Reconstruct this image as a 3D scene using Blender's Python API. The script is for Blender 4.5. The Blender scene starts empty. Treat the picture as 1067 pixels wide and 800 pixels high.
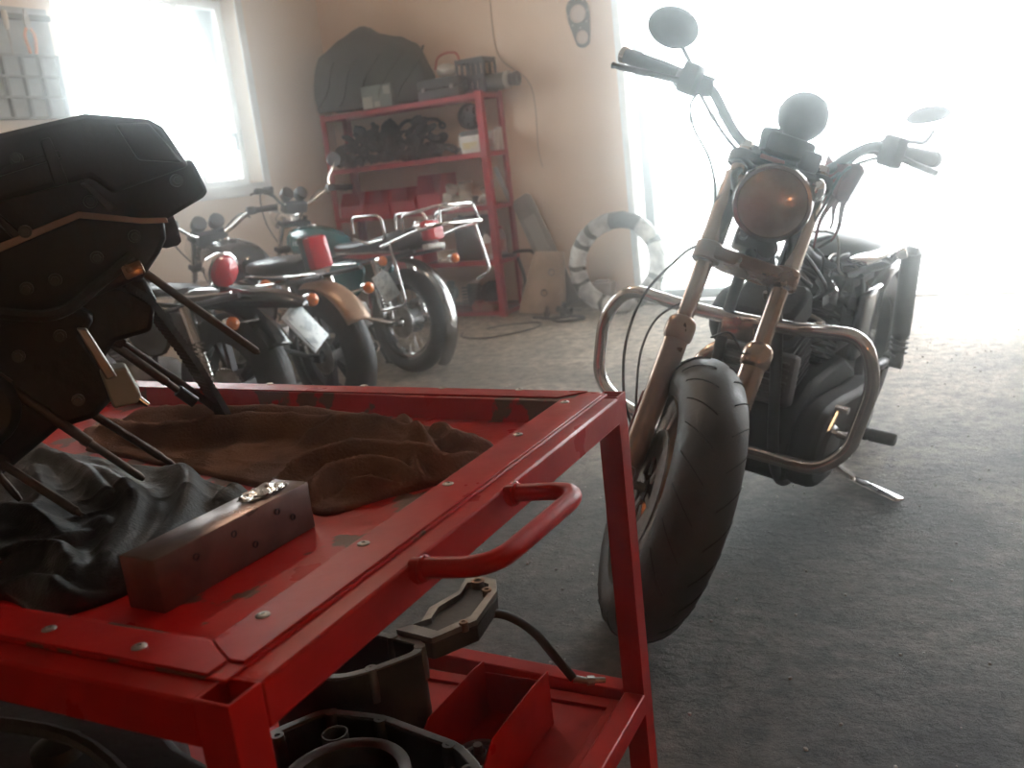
import bpy, bmesh, math, random
from mathutils import Vector, Matrix, noise
C = bpy.context.scene
COL = C.collection
PI = math.pi
R = math.radians

# ------------------------------------------------------------------ camera, world, lamps, exposure
F_PX, PITCH, ROLL, CAM_H = 980.0, 13.0, 6.6, 1.10
p_, r_ = R(PITCH), R(ROLL)
fwd = Vector((0, math.cos(p_), -math.sin(p_)))
rt0 = Vector((1, 0, 0)); up0 = rt0.cross(fwd)
rt = math.cos(r_) * rt0 - math.sin(r_) * up0
up = math.sin(r_) * rt0 + math.cos(r_) * up0
cd = bpy.data.cameras.new('camera'); cam = bpy.data.objects.new('camera', cd); COL.objects.link(cam)
cam.matrix_world = Matrix(((rt.x, up.x, -fwd.x, 0), (rt.y, up.y, -fwd.y, 0), (rt.z, up.z, -fwd.z, CAM_H), (0, 0, 0, 1)))
cd.sensor_width = 36.0; cd.lens = 36.0 * F_PX / 1067.0
cd.clip_start = 0.02; cd.clip_end = 200
cd.dof.use_dof = True; cd.dof.focus_distance = 1.45; cd.dof.aperture_fstop = 7.0
C.camera = cam

w = bpy.data.worlds.new('world'); C.world = w; w.use_nodes = True
bg = w.node_tree.nodes['Background']
bg.inputs['Color'].default_value = (0.95, 0.985, 1.0, 1); bg.inputs['Strength'].default_value = 12.0
C.view_settings.view_transform = 'Standard'; C.view_settings.look = 'None'
C.view_settings.gamma = 1.0; C.view_settings.exposure = 0.05
try: C.view_settings.use_curve_mapping = False
except Exception: pass
C.cycles.max_bounces = 8; C.cycles.volume_bounces = 2; C.cycles.transparent_max_bounces = 12
C.cycles.use_denoising = True

HAZE_DENSITY, HAZE_G = 0.062, 0.974
BULB_W = 7.0

# room frame: x along the back wall to the right, y into the back wall, z up; origin at the shelf's front right foot
S0 = Vector((0.011, 7.026, 0)); RA = R(-30)
RM = Matrix.Translation(S0) @ Matrix.Rotation(RA, 4, 'Z')

def lamp(name, loc, watts, color, radius):
    l = bpy.data.lights.new(name, 'POINT'); l.energy = watts; l.color = color; l.shadow_soft_size = radius
    o = bpy.data.objects.new(name, l); COL.objects.link(o); o.location = loc; return o
lamp('workshop_bulb', (-1.6, -1.2, 3.0), BULB_W, (1.0, 0.66, 0.36), 0.06)
lamp('back_fill_lamp', (-0.9, 4.3, 3.1), 54.0, (1.0, 0.79, 0.59), 0.06)  # added lamp out of view, brightens and warms the back wall
lamp('heater_glow', (1.1, -0.9, 0.45), 9.0, (1.0, 0.42, 0.14), 0.10)

# ------------------------------------------------------------------ materials
MATS = {}
def mat(name, col, rough=.5, metal=0., col2=None, scale=8., bump=0., bscale=None, coat=0., spec=.5, detail=4., lo=.4, hi=.6, coords='Object', rvar=0., trans=0.):
    if name in MATS: return MATS[name]
    m = bpy.data.materials.new(name); m.use_nodes = True; nt = m.node_tree; b = nt.nodes['Principled BSDF']
    b.inputs['Base Color'].default_value = (*col, 1); b.inputs['Roughness'].default_value = rough; b.inputs['Metallic'].default_value = metal
    b.inputs['Specular IOR Level'].default_value = spec; b.inputs['Coat Weight'].default_value = coat
    b.inputs['Transmission Weight'].default_value = trans
    if col2 or bump or rvar:
        tc = nt.nodes.new('ShaderNodeTexCoord')
        n = nt.nodes.new('ShaderNodeTexNoise'); n.inputs['Scale'].default_value = scale; n.inputs['Detail'].default_value = detail
        nt.links.new(tc.outputs[coords], n.inputs['Vector'])
        if col2:
            cr = nt.nodes.new('ShaderNodeValToRGB'); cr.color_ramp.elements[0].position = lo; cr.color_ramp.elements[1].position = hi
            cr.color_ramp.elements[0].color = (*col, 1); cr.color_ramp.elements[1].color = (*col2, 1)
            nt.links.new(n.outputs['Fac'], cr.inputs['Fac']); nt.links.new(cr.outputs['Color'], b.inputs['Base Color'])
        if rvar:
            mr = nt.nodes.new('ShaderNodeMapRange'); mr.inputs['To Min'].default_value = max(0, rough - rvar); mr.inputs['To Max'].default_value = min(1, rough + rvar)
            mr.inputs['From Min'].default_value = .3; mr.inputs['From Max'].default_value = .7
            nt.links.new(n.outputs['Fac'], mr.inputs['Value']); nt.links.new(mr.outputs['Result'], b.inputs['Roughness'])
        if bump:
            n2 = nt.nodes.new('ShaderNodeTexNoise'); n2.inputs['Scale'].default_value = bscale or scale; n2.inputs['Detail'].default_value = 6
            nt.links.new(tc.outputs[coords], n2.inputs['Vector'])
            bp = nt.nodes.new('ShaderNodeBump'); bp.inputs['Strength'].default_value = bump; bp.inputs['Distance'].default_value = .01
            nt.links.new(n2.outputs['Fac'], bp.inputs['Height']); nt.links.new(bp.outputs['Normal'], b.inputs['Normal'])
    MATS[name] = m; return m

RED = mat('red_enamel', (.50, .012, .009), .36, 0, (.36, .009, .007), 9, .05, 60, coat=0, spec=.16, lo=.35, hi=.7, rvar=.1)
REDD = mat('red_shelf_paint', (.46, .012, .02), .5, 0, (.34, .01, .016), 7)
REDBED = None
CHROME = mat('chrome', (.80, .79, .78), .10, 1.0, rvar=.05, scale=6)
DCHROME = mat('aged_chrome', (.66, .55, .47), .2, 1.0, (.52, .36, .27), 5, rvar=.07)
STEEL = mat('bare_steel', (.45, .43, .41), .38, 1.0, (.3, .27, .24), 14, .05, 60, rvar=.1)
ALU = mat('cast_aluminium', (.42, .41, .40), .5, .85, (.24, .22, .2), 10, .1, 80, rvar=.1)
DALU = mat('oily_cast_aluminium', (.10, .10, .10), .45, .6, (.04, .038, .036), 9, .12, 70, rvar=.12)
BLKMET = mat('black_metal', (.022, .023, .026), .42, .3, (.04, .04, .045), 12, .08, 60, rvar=.1)
GLOSSBLK = mat('gloss_black', (.012, .012, .014), .2, 0, coat=.4, rvar=.05, scale=8)
RUBBER = mat('black_rubber', (.022, .022, .023), .62, 0, (.036, .034, .033), 20, .12, 90)
BLKPL = mat('black_plastic', (.028, .028, .031), .5, 0, (.045, .045, .05), 16)
VINYL = mat('seat_vinyl', (.018, .018, .02), .33, 0, (.03, .03, .033), 20, .1, 120)
REDLENS = mat('red_lens', (.55, .015, .03), .18, 0, coat=.5, spec=.6)
ORANGE = mat('amber_lens', (.80, .20, .02), .2, 0, coat=.5)
PLATE = mat('plate_face', (.72, .78, .78), .4, 0, (.40, .46, .48), 30, lo=.48, hi=.62)
PLATEF = mat('plate_surround', (.62, .68, .70), .35)
WHITEPL = mat('white_plastic', (.78, .76, .72), .45, 0, (.6, .57, .52), 10)
TEAL = mat('teal_paint', (.01, .10, .12), .2, 0, (.012, .13, .15), 4, coat=.6)
WHITEPT = mat('white_letter', (.8, .82, .82), .4)
TANKBLK = mat('black_tank', (.02, .024, .03), .16, 0, coat=.7, scale=4, rvar=.04)
TAN = mat('tan_fender', (.42, .28, .20), .4, .3, (.30, .19, .13), 8)
COPPERY = mat('dull_bronze_metal', (.40, .27, .20), .32, .9, (.28, .18, .13), 8, rvar=.08)
GUN = mat('rusty_dark_steel', (.12, .085, .065), .55, .7, (.07, .05, .04), 18, .15, 90)
BLOCKM = mat('oiled_steel_billet', (.20, .12, .10), .38, .55, (.11, .065, .055), 11, .08, 50, rvar=.12)
LENSGL = mat('headlight_glass', (.62, .52, .46), .14, .55, (.46, .36, .30), 12, .3, 28, coat=1.0)

# ------------------------------------------------------------------ mesh helpers
def frame_from_z(o, z, xh=None):
    z = Vector(z).normalized(); a = Vector(xh) if xh is not None else (Vector((0, 0, 1)) if abs(z.z) < .9 else Vector((1, 0, 0)))
    x = (a - z * a.dot(z)).normalized() if xh is not None else a.cross(z).normalized()
    y = z.cross(x)
    return Matrix(((x.x, y.x, z.x, o[0]), (x.y, y.y, z.y, o[1]), (x.z, y.z, z.z, o[2]), (0, 0, 0, 1)))
def rot(x=0, y=0, z=0): return Matrix.Rotation(R(z), 4, 'Z') @ Matrix.Rotation(R(y), 4, 'Y') @ Matrix.Rotation(R(x), 4, 'X')
def smooth(pts, n=6, closed=False):
    P = [Vector(q) for q in pts]; out = []; N = len(P)
    segs = N if closed else N - 1
    for i in range(segs):
        if closed: a, b, c, d = P[(i-1) % N], P[i], P[(i+1) % N], P[(i+2) % N]
        else: a, b, c, d = P[max(i-1, 0)], P[i], P[i+1], P[min(i+2, N-1)]
        for k in range(n):
            t = k / n
            out.append(.5 * ((2*b) + (c-a)*t + (2*a-5*b+4*c-d)*t*t + (3*b-a-3*c+d)*t*t*t))
    if not closed: out.append(P[-1])
    return out
def rounded(pts, rad, n=5, closed=False):
    P = [Vector(q) for q in pts]; N = len(P); out = []
    for i in range(N):
        if not closed and i in (0, N-1): out.append(P[i]); continue
        a, b, c = P[i-1], P[i], P[(i+1) % N]
        d1 = (a-b); d2 = (c-b); r = min(rad, d1.length*.45, d2.length*.45)
        s, e = b + d1.normalized()*r, b + d2.normalized()*r
        for k in range(n+1):
            t = k/n; out.append((1-t)**2*s + 2*t*(1-t)*b + t*t*e)
    return out

class MB:
    def __init__(self, M=None): self.bm = bmesh.new(); self.M = M or Matrix.Identity(4)
    def v(self, p): return self.bm.verts.new(self.M @ Vector(p))
    def face(self, vs):
        try: return self.bm.faces.new(vs)
        except ValueError: return None
    def rings(self, rings, closed_u=True, cap=True, closed_v=False):
        L = [[self.v(p) for p in r] for r in rings]; n = len(L[0]); m = len(L)
        for i in range(m if closed_v else m-1):
            A, B = L[i], L[(i+1) % m]
            for k in range(n if closed_u else n-1):
                self.face([A[k], A[(k+1) % n], B[(k+1) % n], B[k]])
        if cap and not closed_v and closed_u: self.face(L[0][::-1]); self.face(L[-1])
        return self
    def box(self, c, s, rt=None, bev=0.):
        T = Matrix.Translation(Vector(c)) @ (rt or Matrix.Identity(4))
        hx, hy, hz = s[0]/2, s[1]/2, s[2]/2
        vs = [self.v(T @ Vector((x, y, z))) for z in (-hz, hz) for y in (-hy, hy) for x in (-hx, hx)]
        fs = [self.face([vs[i] for i in q]) for q in ((0,2,3,1),(4,5,7,6),(0,1,5,4),(2,6,7,3),(0,4,6,2),(1,3,7,5))]
        if bev > 0:
            es = list({e for f in fs for e in f.edges})
            bmesh.ops.bevel(self.bm, geom=es, offset=min(bev, min(s)*.45), segments=2, profile=.5, affect='EDGES')
        return self
    def cyl(self, a, b, r0, r1=None, seg=14, cap=True):
        a, b = Vector(a), Vector(b); r1 = r0 if r1 is None else r1; T = frame_from_z(a, b-a); h = (b-a).length
        ring = lambda r, z: [T @ Vector((r*math.cos(2*PI*k/seg), r*math.sin(2*PI*k/seg), z)) for k in range(seg)]
        return self.rings([ring(r0, 0), ring(r1, h)], cap=cap)
    def lathe(self, prof, o=(0,0,0), axis=(0,0,1), seg=24, closed=False, cap=False):
        T = frame_from_z(o, axis)
        rg = [[T @ Vector((max(r, 1e-4)*math.cos(2*PI*k/seg), max(r, 1e-4)*math.sin(2*PI*k/seg), h)) for k in range(seg)] for r, h in prof]
        return self.rings(rg, cap=cap, closed_v=closed)
    def torus(self, c, axis, RR, r, seg=40, rs=12, sq=1.0):
        prof = [(RR + r*math.cos(2*PI*k/rs), sq*r*math.sin(2*PI*k/rs)) for k in range(rs)]
        return self.lathe(prof[::-1], c, axis, seg, closed=True)
    def tube(self, pts, r, seg=8, closed=False, cap=True):
        P = [Vector(q) for q in pts]; N = len(P); rg = []; up_ = None
        for i in range(N):
            if closed: t = (P[(i+1) % N] - P[i-1])
            else: t = P[min(i+1, N-1)] - P[max(i-1, 0)]
            t.normalize()
            if up_ is None: up_ = Vector((0, 0, 1)) if abs(t.z) < .9 else Vector((1, 0, 0))
            x = (up_ - t*up_.dot(t)); x = x.normalized() if x.length > 1e-6 else t.orthogonal().normalized()
            y = t.cross(x); up_ = x
            rr = r[i] if isinstance(r, (list, tuple)) else r
            rg.append([P[i] + x*rr*math.cos(2*PI*k/seg) + y*rr*math.sin(2*PI*k/seg) for k in range(seg)])
        return self.rings(rg, cap=cap, closed_v=closed)
    def strap(self, pts, w, th, wdir):
        W = Vector(wdir).normalized(); P = [Vector(q) for q in pts]; rg = []
        for i in range(len(P)):
            t = (P[min(i+1, len(P)-1)] - P[max(i-1, 0)]).normalized(); n = t.cross(W).normalized()
            rg.append([P[i]+W*w/2+n*th/2, P[i]-W*w/2+n*th/2, P[i]-W*w/2-n*th/2, P[i]+W*w/2-n*th/2])
        return self.rings(rg)
    def prism(self, poly, h0, h1, T=None, inset=0.):
        T = T or Matrix.Identity(4)
        cx = sum(p[0] for p in poly)/len(poly); cy = sum(p[1] for p in poly)/len(poly)
        sc = lambda p, k: (cx+(p[0]-cx)*k, cy+(p[1]-cy)*k)
        rg = [[T @ Vector((p[0], p[1], h)) for p in poly] for h in (h0, h1)]
        if inset:
            d = (h1-h0); k = 1-inset
            rg = [[T @ Vector((*sc(p, k), h0)) for p in poly], [T @ Vector((p[0], p[1], h0+d*inset)) for p in poly], [T @ Vector((p[0], p[1], h1-d*inset)) for p in poly], [T @ Vector((*sc(p, k), h1)) for p in poly]]
        return self.rings(rg)
    def wallring(self, outer, inner, h0, h1):
        # open tray-like wall between two loops of the same count
        rg = [[(p[0], p[1], h0) for p in outer], [(p[0], p[1], h1) for p in outer], [(p[0], p[1], h1) for p in inner], [(p[0], p[1], h0) for p in inner]]
        return self.rings([[Vector(q) for q in r] for r in rg], cap=False, closed_v=True)
    def ell(self, c, rad, rt=None, seg=18, rs=10):
        T = Matrix.Translation(Vector(c)) @ (rt or Matrix.Identity(4))
        rg = []
        for i in range(rs+1):
            a = -PI/2 + PI*i/rs; cr = max(math.cos(a), 1e-3)
            rg.append([T @ Vector((rad[0]*cr*math.cos(2*PI*k/seg), rad[1]*cr*math.sin(2*PI*k/seg), rad[2]*math.sin(a))) for k in range(seg)])
        return self.rings(rg)
    def grid(self, fn, nu, nv, mask=None):
        L = [[self.v(fn(i/nu, j/nv)) for j in range(nv+1)] for i in range(nu+1)]
        for i in range(nu):
            for j in range(nv):
                if mask and not mask((i+.5)/nu, (j+.5)/nv): continue
                self.face([L[i][j], L[i+1][j], L[i+1][j+1], L[i][j+1]])
        if mask:
            bmesh.ops.delete(self.bm, geom=[q for q in self.bm.verts if not q.link_faces], context='VERTS')
        return self
    def done(self, name, m, parent=None, ang=38, bevel=0., solid=0., sub=0, loc=None, mw=None):
        bmesh.ops.recalc_face_normals(self.bm, faces=self.bm.faces)
        me = bpy.data.meshes.new(name); self.bm.to_mesh(me); self.bm.free()
        for q in me.polygons: q.use_smooth = True
        me.set_sharp_from_angle(angle=R(ang))
        o = bpy.data.objects.new(name, me); COL.objects.link(o)
        if isinstance(m, (list, tuple)):
            for k in m: me.materials.append(k)
        elif m: me.materials.append(m)
        if parent is not None: o.parent = parent
        if mw is not None: o.matrix_world = mw
        if solid: md = o.modifiers.new('solid', 'SOLIDIFY'); md.thickness = solid; md.offset = 0
        if bevel: md = o.modifiers.new('bevel', 'BEVEL'); md.width = bevel; md.segments = 2; md.limit_method = 'ANGLE'; md.angle_limit = R(40)
        if sub: md = o.modifiers.new('sub', 'SUBSURF'); md.levels = sub; md.render_levels = sub
        return o
def tag(o, label, cat, group=None, kind=None):
    o['label'] = label; o['category'] = cat
    if group: o['group'] = group
    if kind: o['kind'] = kind
    return o
def thing(name, label, cat, M=None, group=None):
    o = bpy.data.objects.new(name, None); COL.objects.link(o); o.empty_display_size = .05
    if M is not None: o.matrix_world = M
    return tag(o, label, cat, group)
def struct(o, label=None):
    o['kind'] = 'structure'
    if label: o['label'] = label
    return o
def copy_thing(o, M, label=None):
    c = o.copy(); COL.objects.link(c); c.matrix_world = M
    if label: c['label'] = label
    for ch in o.children:
        d = ch.copy(); COL.objects.link(d); d.parent = c
        for g in ch.children:
            e = g.copy(); COL.objects.link(e); e.parent = d
    return c
def at(x, y, z=0, rz=0, base=None): return (base if base is not None else RM) @ Matrix.Translation((x, y, z)) @ Matrix.Rotation(R(rz), 4, 'Z')
# ------------------------------------------------------------------ the room
XL, XR, YB, YF, HC = -1.62, 6.0, 0.34, -8.6, 3.5
def node_floor():
    m = bpy.data.materials.new('oily_patchy_concrete'); m.use_nodes = True; nt = m.node_tree; b = nt.nodes['Principled BSDF']
    tc = nt.nodes.new('ShaderNodeTexCoord')
    def nz(s, d=6, r=.6):
        n = nt.nodes.new('ShaderNodeTexNoise'); n.inputs['Scale'].default_value = s; n.inputs['Detail'].default_value = d; n.inputs['Roughness'].default_value = r
        nt.links.new(tc.outputs['Object'], n.inputs['Vector']); return n
    def ramp(src, a, ca, bb, cb):
        c = nt.nodes.new('ShaderNodeValToRGB'); c.color_ramp.elements[0].position = a; c.color_ramp.elements[1].position = bb
        c.color_ramp.elements[0].color = (*ca, 1); c.color_ramp.elements[1].color = (*cb, 1); nt.links.new(src, c.inputs['Fac']); return c
    base = ramp(nz(1.3, 8).outputs['Fac'], .36, (.034, .031, .029), .64, (.125, .113, .101))
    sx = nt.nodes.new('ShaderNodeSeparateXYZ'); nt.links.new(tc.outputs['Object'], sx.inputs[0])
    def mth(op, a, b_):
        q = nt.nodes.new('ShaderNodeMath'); q.operation = op
        for i_, v_ in enumerate((a, b_)):
            if isinstance(v_, (int, float)): q.inputs[i_].default_value = v_
            else: nt.links.new(v_, q.inputs[i_])
        return q.outputs[0]
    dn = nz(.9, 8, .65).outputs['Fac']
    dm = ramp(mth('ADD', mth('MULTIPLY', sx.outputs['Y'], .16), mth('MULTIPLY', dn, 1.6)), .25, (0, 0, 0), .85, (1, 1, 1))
    pale_mix = nt.nodes.new('ShaderNodeMixRGB'); nt.links.new(dm.outputs['Color'], pale_mix.inputs[0]); nt.links.new(base.outputs['Color'], pale_mix.inputs[1]); pale_mix.inputs[2].default_value = (.40, .345, .285, 1)  # floor mixed paler towards the back wall, broken up by noise
    base = pale_mix
    fine = ramp(nz(15, 10, .78).outputs['Fac'], .38, (.24, .24, .24), .66, (1.75, 1.70, 1.64))
    mul = nt.nodes.new('ShaderNodeMixRGB'); mul.blend_type = 'MULTIPLY'; mul.inputs[0].default_value = 1
    nt.links.new(base.outputs['Color'], mul.inputs[1]); nt.links.new(fine.outputs['Color'], mul.inputs[2])
    vo = nt.nodes.new('ShaderNodeTexVoronoi'); vo.inputs['Scale'].default_value = 42; nt.links.new(tc.outputs['Object'], vo.inputs['Vector'])
    gr = ramp(vo.outputs['Distance'], .10, (1, 1, 1), .17, (0, 0, 0))
    patch = ramp(nz(2.2, 4).outputs['Fac'], .52, (0, 0, 0), .62, (1, 1, 1))
    mm = nt.nodes.new('ShaderNodeMath'); mm.operation = 'MULTIPLY'; nt.links.new(gr.outputs['Color'], mm.inputs[0]); nt.links.new(patch.outputs['Color'], mm.inputs[1])
    mx = nt.nodes.new('ShaderNodeMixRGB'); nt.links.new(mm.outputs[0], mx.inputs[0]); nt.links.new(mul.outputs['Color'], mx.inputs[1]); mx.inputs[2].default_value = (.24, .235, .23, 1)
    nt.links.new(mx.outputs['Color'], b.inputs['Base Color'])
    b.inputs['Roughness'].default_value = .66; b.inputs['Specular IOR Level'].default_value = .22
    add = nt.nodes.new('ShaderNodeMath'); add.operation = 'ADD'; nt.links.new(nz(34, 8, .7).outputs['Fac'], add.inputs[0]); nt.links.new(mm.outputs[0], add.inputs[1])
    bp = nt.nodes.new('ShaderNodeBump'); bp.inputs['Strength'].default_value = .8; bp.inputs['Distance'].default_value = .012
    nt.links.new(add.outputs[0], bp.inputs['Height']); nt.links.new(bp.outputs['Normal'], b.inputs['Normal'])
    return m
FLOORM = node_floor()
PLASTER = mat('beige_plaster', (.80, .62, .49), .85, 0, (.70, .52, .40), 1.6, .12, 30, detail=8, lo=.35, hi=.75)
PLASTERW = mat('pale_plaster', (.80, .70, .61), .85, 0, (.72, .61, .52), 1.4, .12, 30, detail=8, lo=.35, hi=.75)
CEILM = mat('darkened_ceiling', (.40, .35, .30), .9, 0, (.32, .28, .24), 2)  # unseen ceiling, darkened to lower the ambient light in the room
WHITEFR = mat('white_frame_paint', (.80, .82, .82), .4, 0, (.70, .72, .72), 6)
OUTG = mat('pale_yard_concrete', (.72, .72, .70), .9, 0, (.62, .62, .60), 1.5)
OUTW = mat('dark_hedge_wall', (.050, .056, .050), .95, 0, (.035, .04, .035), 2)
DOORFR = mat('grey_door_steel', (.20, .22, .23), .5, 0, (.16, .18, .19), 6)
SOIL = mat('skirting_grime', (.20, .16, .13), .9, 0, (.30, .24, .2), 5)

def rbox(mb, x0, x1, y0, y1, z0, z1, bev=0): mb.box(((x0+x1)/2, (y0+y1)/2, (z0+z1)/2), (x1-x0, y1-y0, z1-z0), bev=bev); return mb
T = .25
# floor and ceiling
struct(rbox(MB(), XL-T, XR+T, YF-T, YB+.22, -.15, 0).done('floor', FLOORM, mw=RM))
struct(rbox(MB(), XL-T, XR+T, YF-T, YB+T, HC, HC+.2).done('ceiling', CEILM, mw=RM))
# back wall with the wide doorway
DX0, DX1, DH = 0.925, 5.2, 2.9
mb = MB(); rbox(mb, XL-T, DX0, YB, YB+T, 0, HC); rbox(mb, DX0, DX1, YB, YB+T, DH, HC); rbox(mb, DX1, XR+T, YB, YB+T, 0, HC)
struct(mb.done('wall_back', PLASTER, mw=RM))
# left wall with the window
WY0, WY1, WZ0, WZ1 = -2.12, -.60, 1.17, 2.50
mb = MB(); rbox(mb, XL-T, XL, YF, WY0, 0, HC); rbox(mb, XL-T, XL, WY1, YB, 0, HC); rbox(mb, XL-T, XL, WY0, WY1, 0, WZ0); rbox(mb, XL-T, XL, WY0, WY1, WZ1, HC)
struct(mb.done('wall_left', PLASTERW, mw=RM))
DARKW = mat('darkened_plaster', (.26, .19, .14), .9, 0, (.20, .14, .10), 1.5)  # unseen walls behind the camera, darkened to cut bounce light
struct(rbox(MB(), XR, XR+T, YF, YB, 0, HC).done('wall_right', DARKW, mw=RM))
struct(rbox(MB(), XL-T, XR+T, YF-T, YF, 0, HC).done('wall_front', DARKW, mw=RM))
# grime band along the wall foot
mb = MB(); rbox(mb, XL+.002, DX0-.02, YB-.012, YB-.001, 0, .07)
struct(mb.done('baseboard_back', SOIL, mw=RM))
# window: frame, sash bars, sill, pane
def glassm():
    m = bpy.data.materials.new('clear_glass'); m.use_nodes = True; nt = m.node_tree; nt.nodes.remove(nt.nodes['Principled BSDF'])
    tr = nt.nodes.new('ShaderNodeBsdfTransparent'); tr.inputs[0].default_value = (.93, .96, .96, 1)
    gl = nt.nodes.new('ShaderNodeBsdfGlossy'); gl.inputs['Roughness'].default_value = .03
    fr = nt.nodes.new('ShaderNodeFresnel'); fr.inputs[0].default_value = 1.4
    mx = nt.nodes.new('ShaderNodeMixShader'); nt.links.new(fr.outputs[0], mx.inputs[0]); nt.links.new(tr.outputs[0], mx.inputs[1]); nt.links.new(gl.outputs[0], mx.inputs[2])
    nt.links.new(mx.outputs[0], nt.nodes['Material Output'].inputs['Surface']); return m
GLASS = glassm()
mb = MB(); xw = XL-.16
rbox(mb, xw-.03, xw+.03, WY0, WY0+.06, WZ0, WZ1); rbox(mb, xw-.03, xw+.03, WY1-.06, WY1, WZ0, WZ1)
rbox(mb, xw-.03, xw+.03, WY0+.06, WY1-.06, WZ0, WZ0+.06); rbox(mb, xw-.03, xw+.03, WY0+.06, WY1-.06, WZ1-.06, WZ1)
wf = struct(mb.done('window_1', WHITEFR, mw=RM, bevel=.004))
mb = MB(); rbox(mb, xw-.025, xw+.025, WY1-.47, WY1-.42, WZ0+.06, WZ1-.06); rbox(mb, xw-.025, xw+.025, WY0+.06, WY1-.47, WZ1-.42, WZ1-.38); mb.done('window_mullion', WHITEFR, wf, bevel=.004)
mb = MB(); rbox(mb, xw-.004, xw+.004, WY0+.06, WY1-.06, WZ0+.06, WZ1-.06); mb.done('window_pane', GLASS, wf)
mb = MB(); rbox(mb, XL-.12, XL+.02, WY0+.005, WY1-.005, WZ0-.0, WZ0+.02); mb.done('window_sill', WHITEFR, wf, bevel=.004)
mb = MB(); mb.lathe([(0, 0), (.02, 0), (.02, .01), (.008, .014), (.008, .03), (0, .032)], (xw+.03, WY1-.1, 1.55), (1, 0, 0), 12); mb.box((xw+.06, WY1-.1, 1.50), (.014, .022, .13), bev=.005); mb.done('window_handle', BLKMET, wf)
# plain casing strip on the room side of the window
mb = MB(); rbox(mb, XL, XL+.014, WY1, WY1+.07, WZ0-.07, WZ1+.07); rbox(mb, XL, XL+.014, WY0, WY1, WZ0-.07, WZ0); struct(mb.done('trim_1', WHITEFR, mw=RM, bevel=.003))
# doorway jamb and the framed glazed leaf standing shut beside the open half
mb = MB(); rbox(mb, DX0, DX0+.05, YB-.02, YB+.20, 0, DH); rbox(mb, DX0+.05, DX1, YB-.02, YB+.20, DH-.06, DH)
struct(mb.done('trim_2', WHITEFR, mw=RM, bevel=.006))
mb = MB(); rbox(mb, DX0+.05, DX1, YB-.01, YB+.2, 0, .022); struct(mb.done('trim_3', STEEL, mw=RM, bevel=.004))
LX0, LX1, ly = 1.03, 2.72, YB+.06
mb = MB()
rbox(mb, LX0, LX0+.07, ly-.025, ly+.025, .03, 2.80); rbox(mb, LX1-.05, LX1, ly-.025, ly+.025, .03, 2.80)
for z0, z1 in ((.03, .10), (1.24, 1.29), (2.74, 2.80)): rbox(mb, LX0+.07, LX1-.05, ly-.022, ly+.022, z0, z1)
door = struct(mb.done('door_1', DOORFR, mw=RM, bevel=.004))
mb = MB(); rbox(mb, 1.735, 1.785, ly-.02, ly+.02, 1.29, 2.74); mb.done('door_mullion', DOORFR, door, bevel=.003)
mb = MB(); rbox(mb, LX0+.06, LX1-.04, ly-.004, ly+.004, .09, 1.25); mb.done('door_pane', GLASS, door)
mb = MB(); rbox(mb, LX0+.06, 1.74, ly-.004, ly+.004, 1.28, 2.75); mb.done('door_pane', GLASS, door)
mb = MB(); rbox(mb, 1.78, LX1-.04, ly-.004, ly+.004, 1.28, 2.75); mb.done('door_pane', GLASS, door)
mb = MB(); mb.tube(rounded([(2.69, ly-.025, .98), (2.69, ly-.075, .98), (2.69, ly-.075, 1.16), (2.69, ly-.025, 1.16)], .02), .009); mb.done('door_handle', CHROME, door)
# the yard outside
struct(rbox(MB(), -14, 22, YB+.22, 40, -.2, -.03).done('ground', OUTG, mw=RM))
struct(rbox(MB(), -10, 22, 9.4, 9.7, -.03, .42).done('wall_yard', OUTW, mw=RM))
# hairline cracks / cable clipped up the back wall
mb = MB(); mb.tube(smooth([(-.02, YB-.004, 2.3), (.0, YB-.004, 1.9), (.24, YB-.004, 1.65), (.25, YB-.004, 1.2), (.27, YB-.004, 1.06)], 6), .004, 6)
tag(mb.done('wall_cable', mat('grimy_cable', (.42, .33, .27), .7), mw=RM), 'thin beige cable running down the plaster beside the red shelf', 'cable')

# haze volume added to imitate lens bloom around the window and doorway
hm = bpy.data.materials.new('bloom_scatter'); hm.use_nodes = True; nt = hm.node_tree; nt.nodes.remove(nt.nodes['Principled BSDF'])
vs = nt.nodes.new('ShaderNodeVolumeScatter'); vs.inputs['Density'].default_value = HAZE_DENSITY; vs.inputs['Anisotropy'].default_value = HAZE_G
vs.inputs['Color'].default_value = (.94, .985, 1, 1)
nt.links.new(vs.outputs[0], nt.nodes['Material Output'].inputs['Volume'])
tag(rbox(MB(), XL+.01, XR-.01, YF+.01, YB-.03, .004, HC-.01).done('bloom_haze', hm, mw=RM), 'added pale haze imitating lens bloom in the air of the workshop', 'haze', kind='stuff')
# ------------------------------------------------------------------ red workshop cart and what stands on it
KC = 0.955
CK = Matrix.Translation((0, 0, CAM_H*(1-KC))) @ Matrix.Scale(KC, 4)
CM = Matrix.Translation((-.267*KC, .717*KC, 0)) @ Matrix.Rotation(R(62.5), 4, 'Z')
def mc(): return MB(CK)
ZT, ZB, HW = .70, .665, .02
xb = lambda y: .952 + .065*y
LEN = 1.34
cart = thing('workshop_cart', 'red painted steel workshop cart with a recessed tray top and open post ends', 'cart', CM)
def hollow_post(mb, cx, cy, z0, z1, h=HW, t=.0035):
    o = [(cx-h, cy-h), (cx+h, cy-h), (cx+h, cy+h), (cx-h, cy+h)]; i = [(cx-h+t, cy-h+t), (cx+h-t, cy-h+t), (cx+h-t, cy+h-t), (cx-h+t, cy+h-t)]
    mb.wallring(o, i, z0, z1); rbox(mb, cx-h+t, cx+h-t, cy-h+t, cy+h-t, z1-.09, z1-.088); return mb
FL = -.0515
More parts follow.
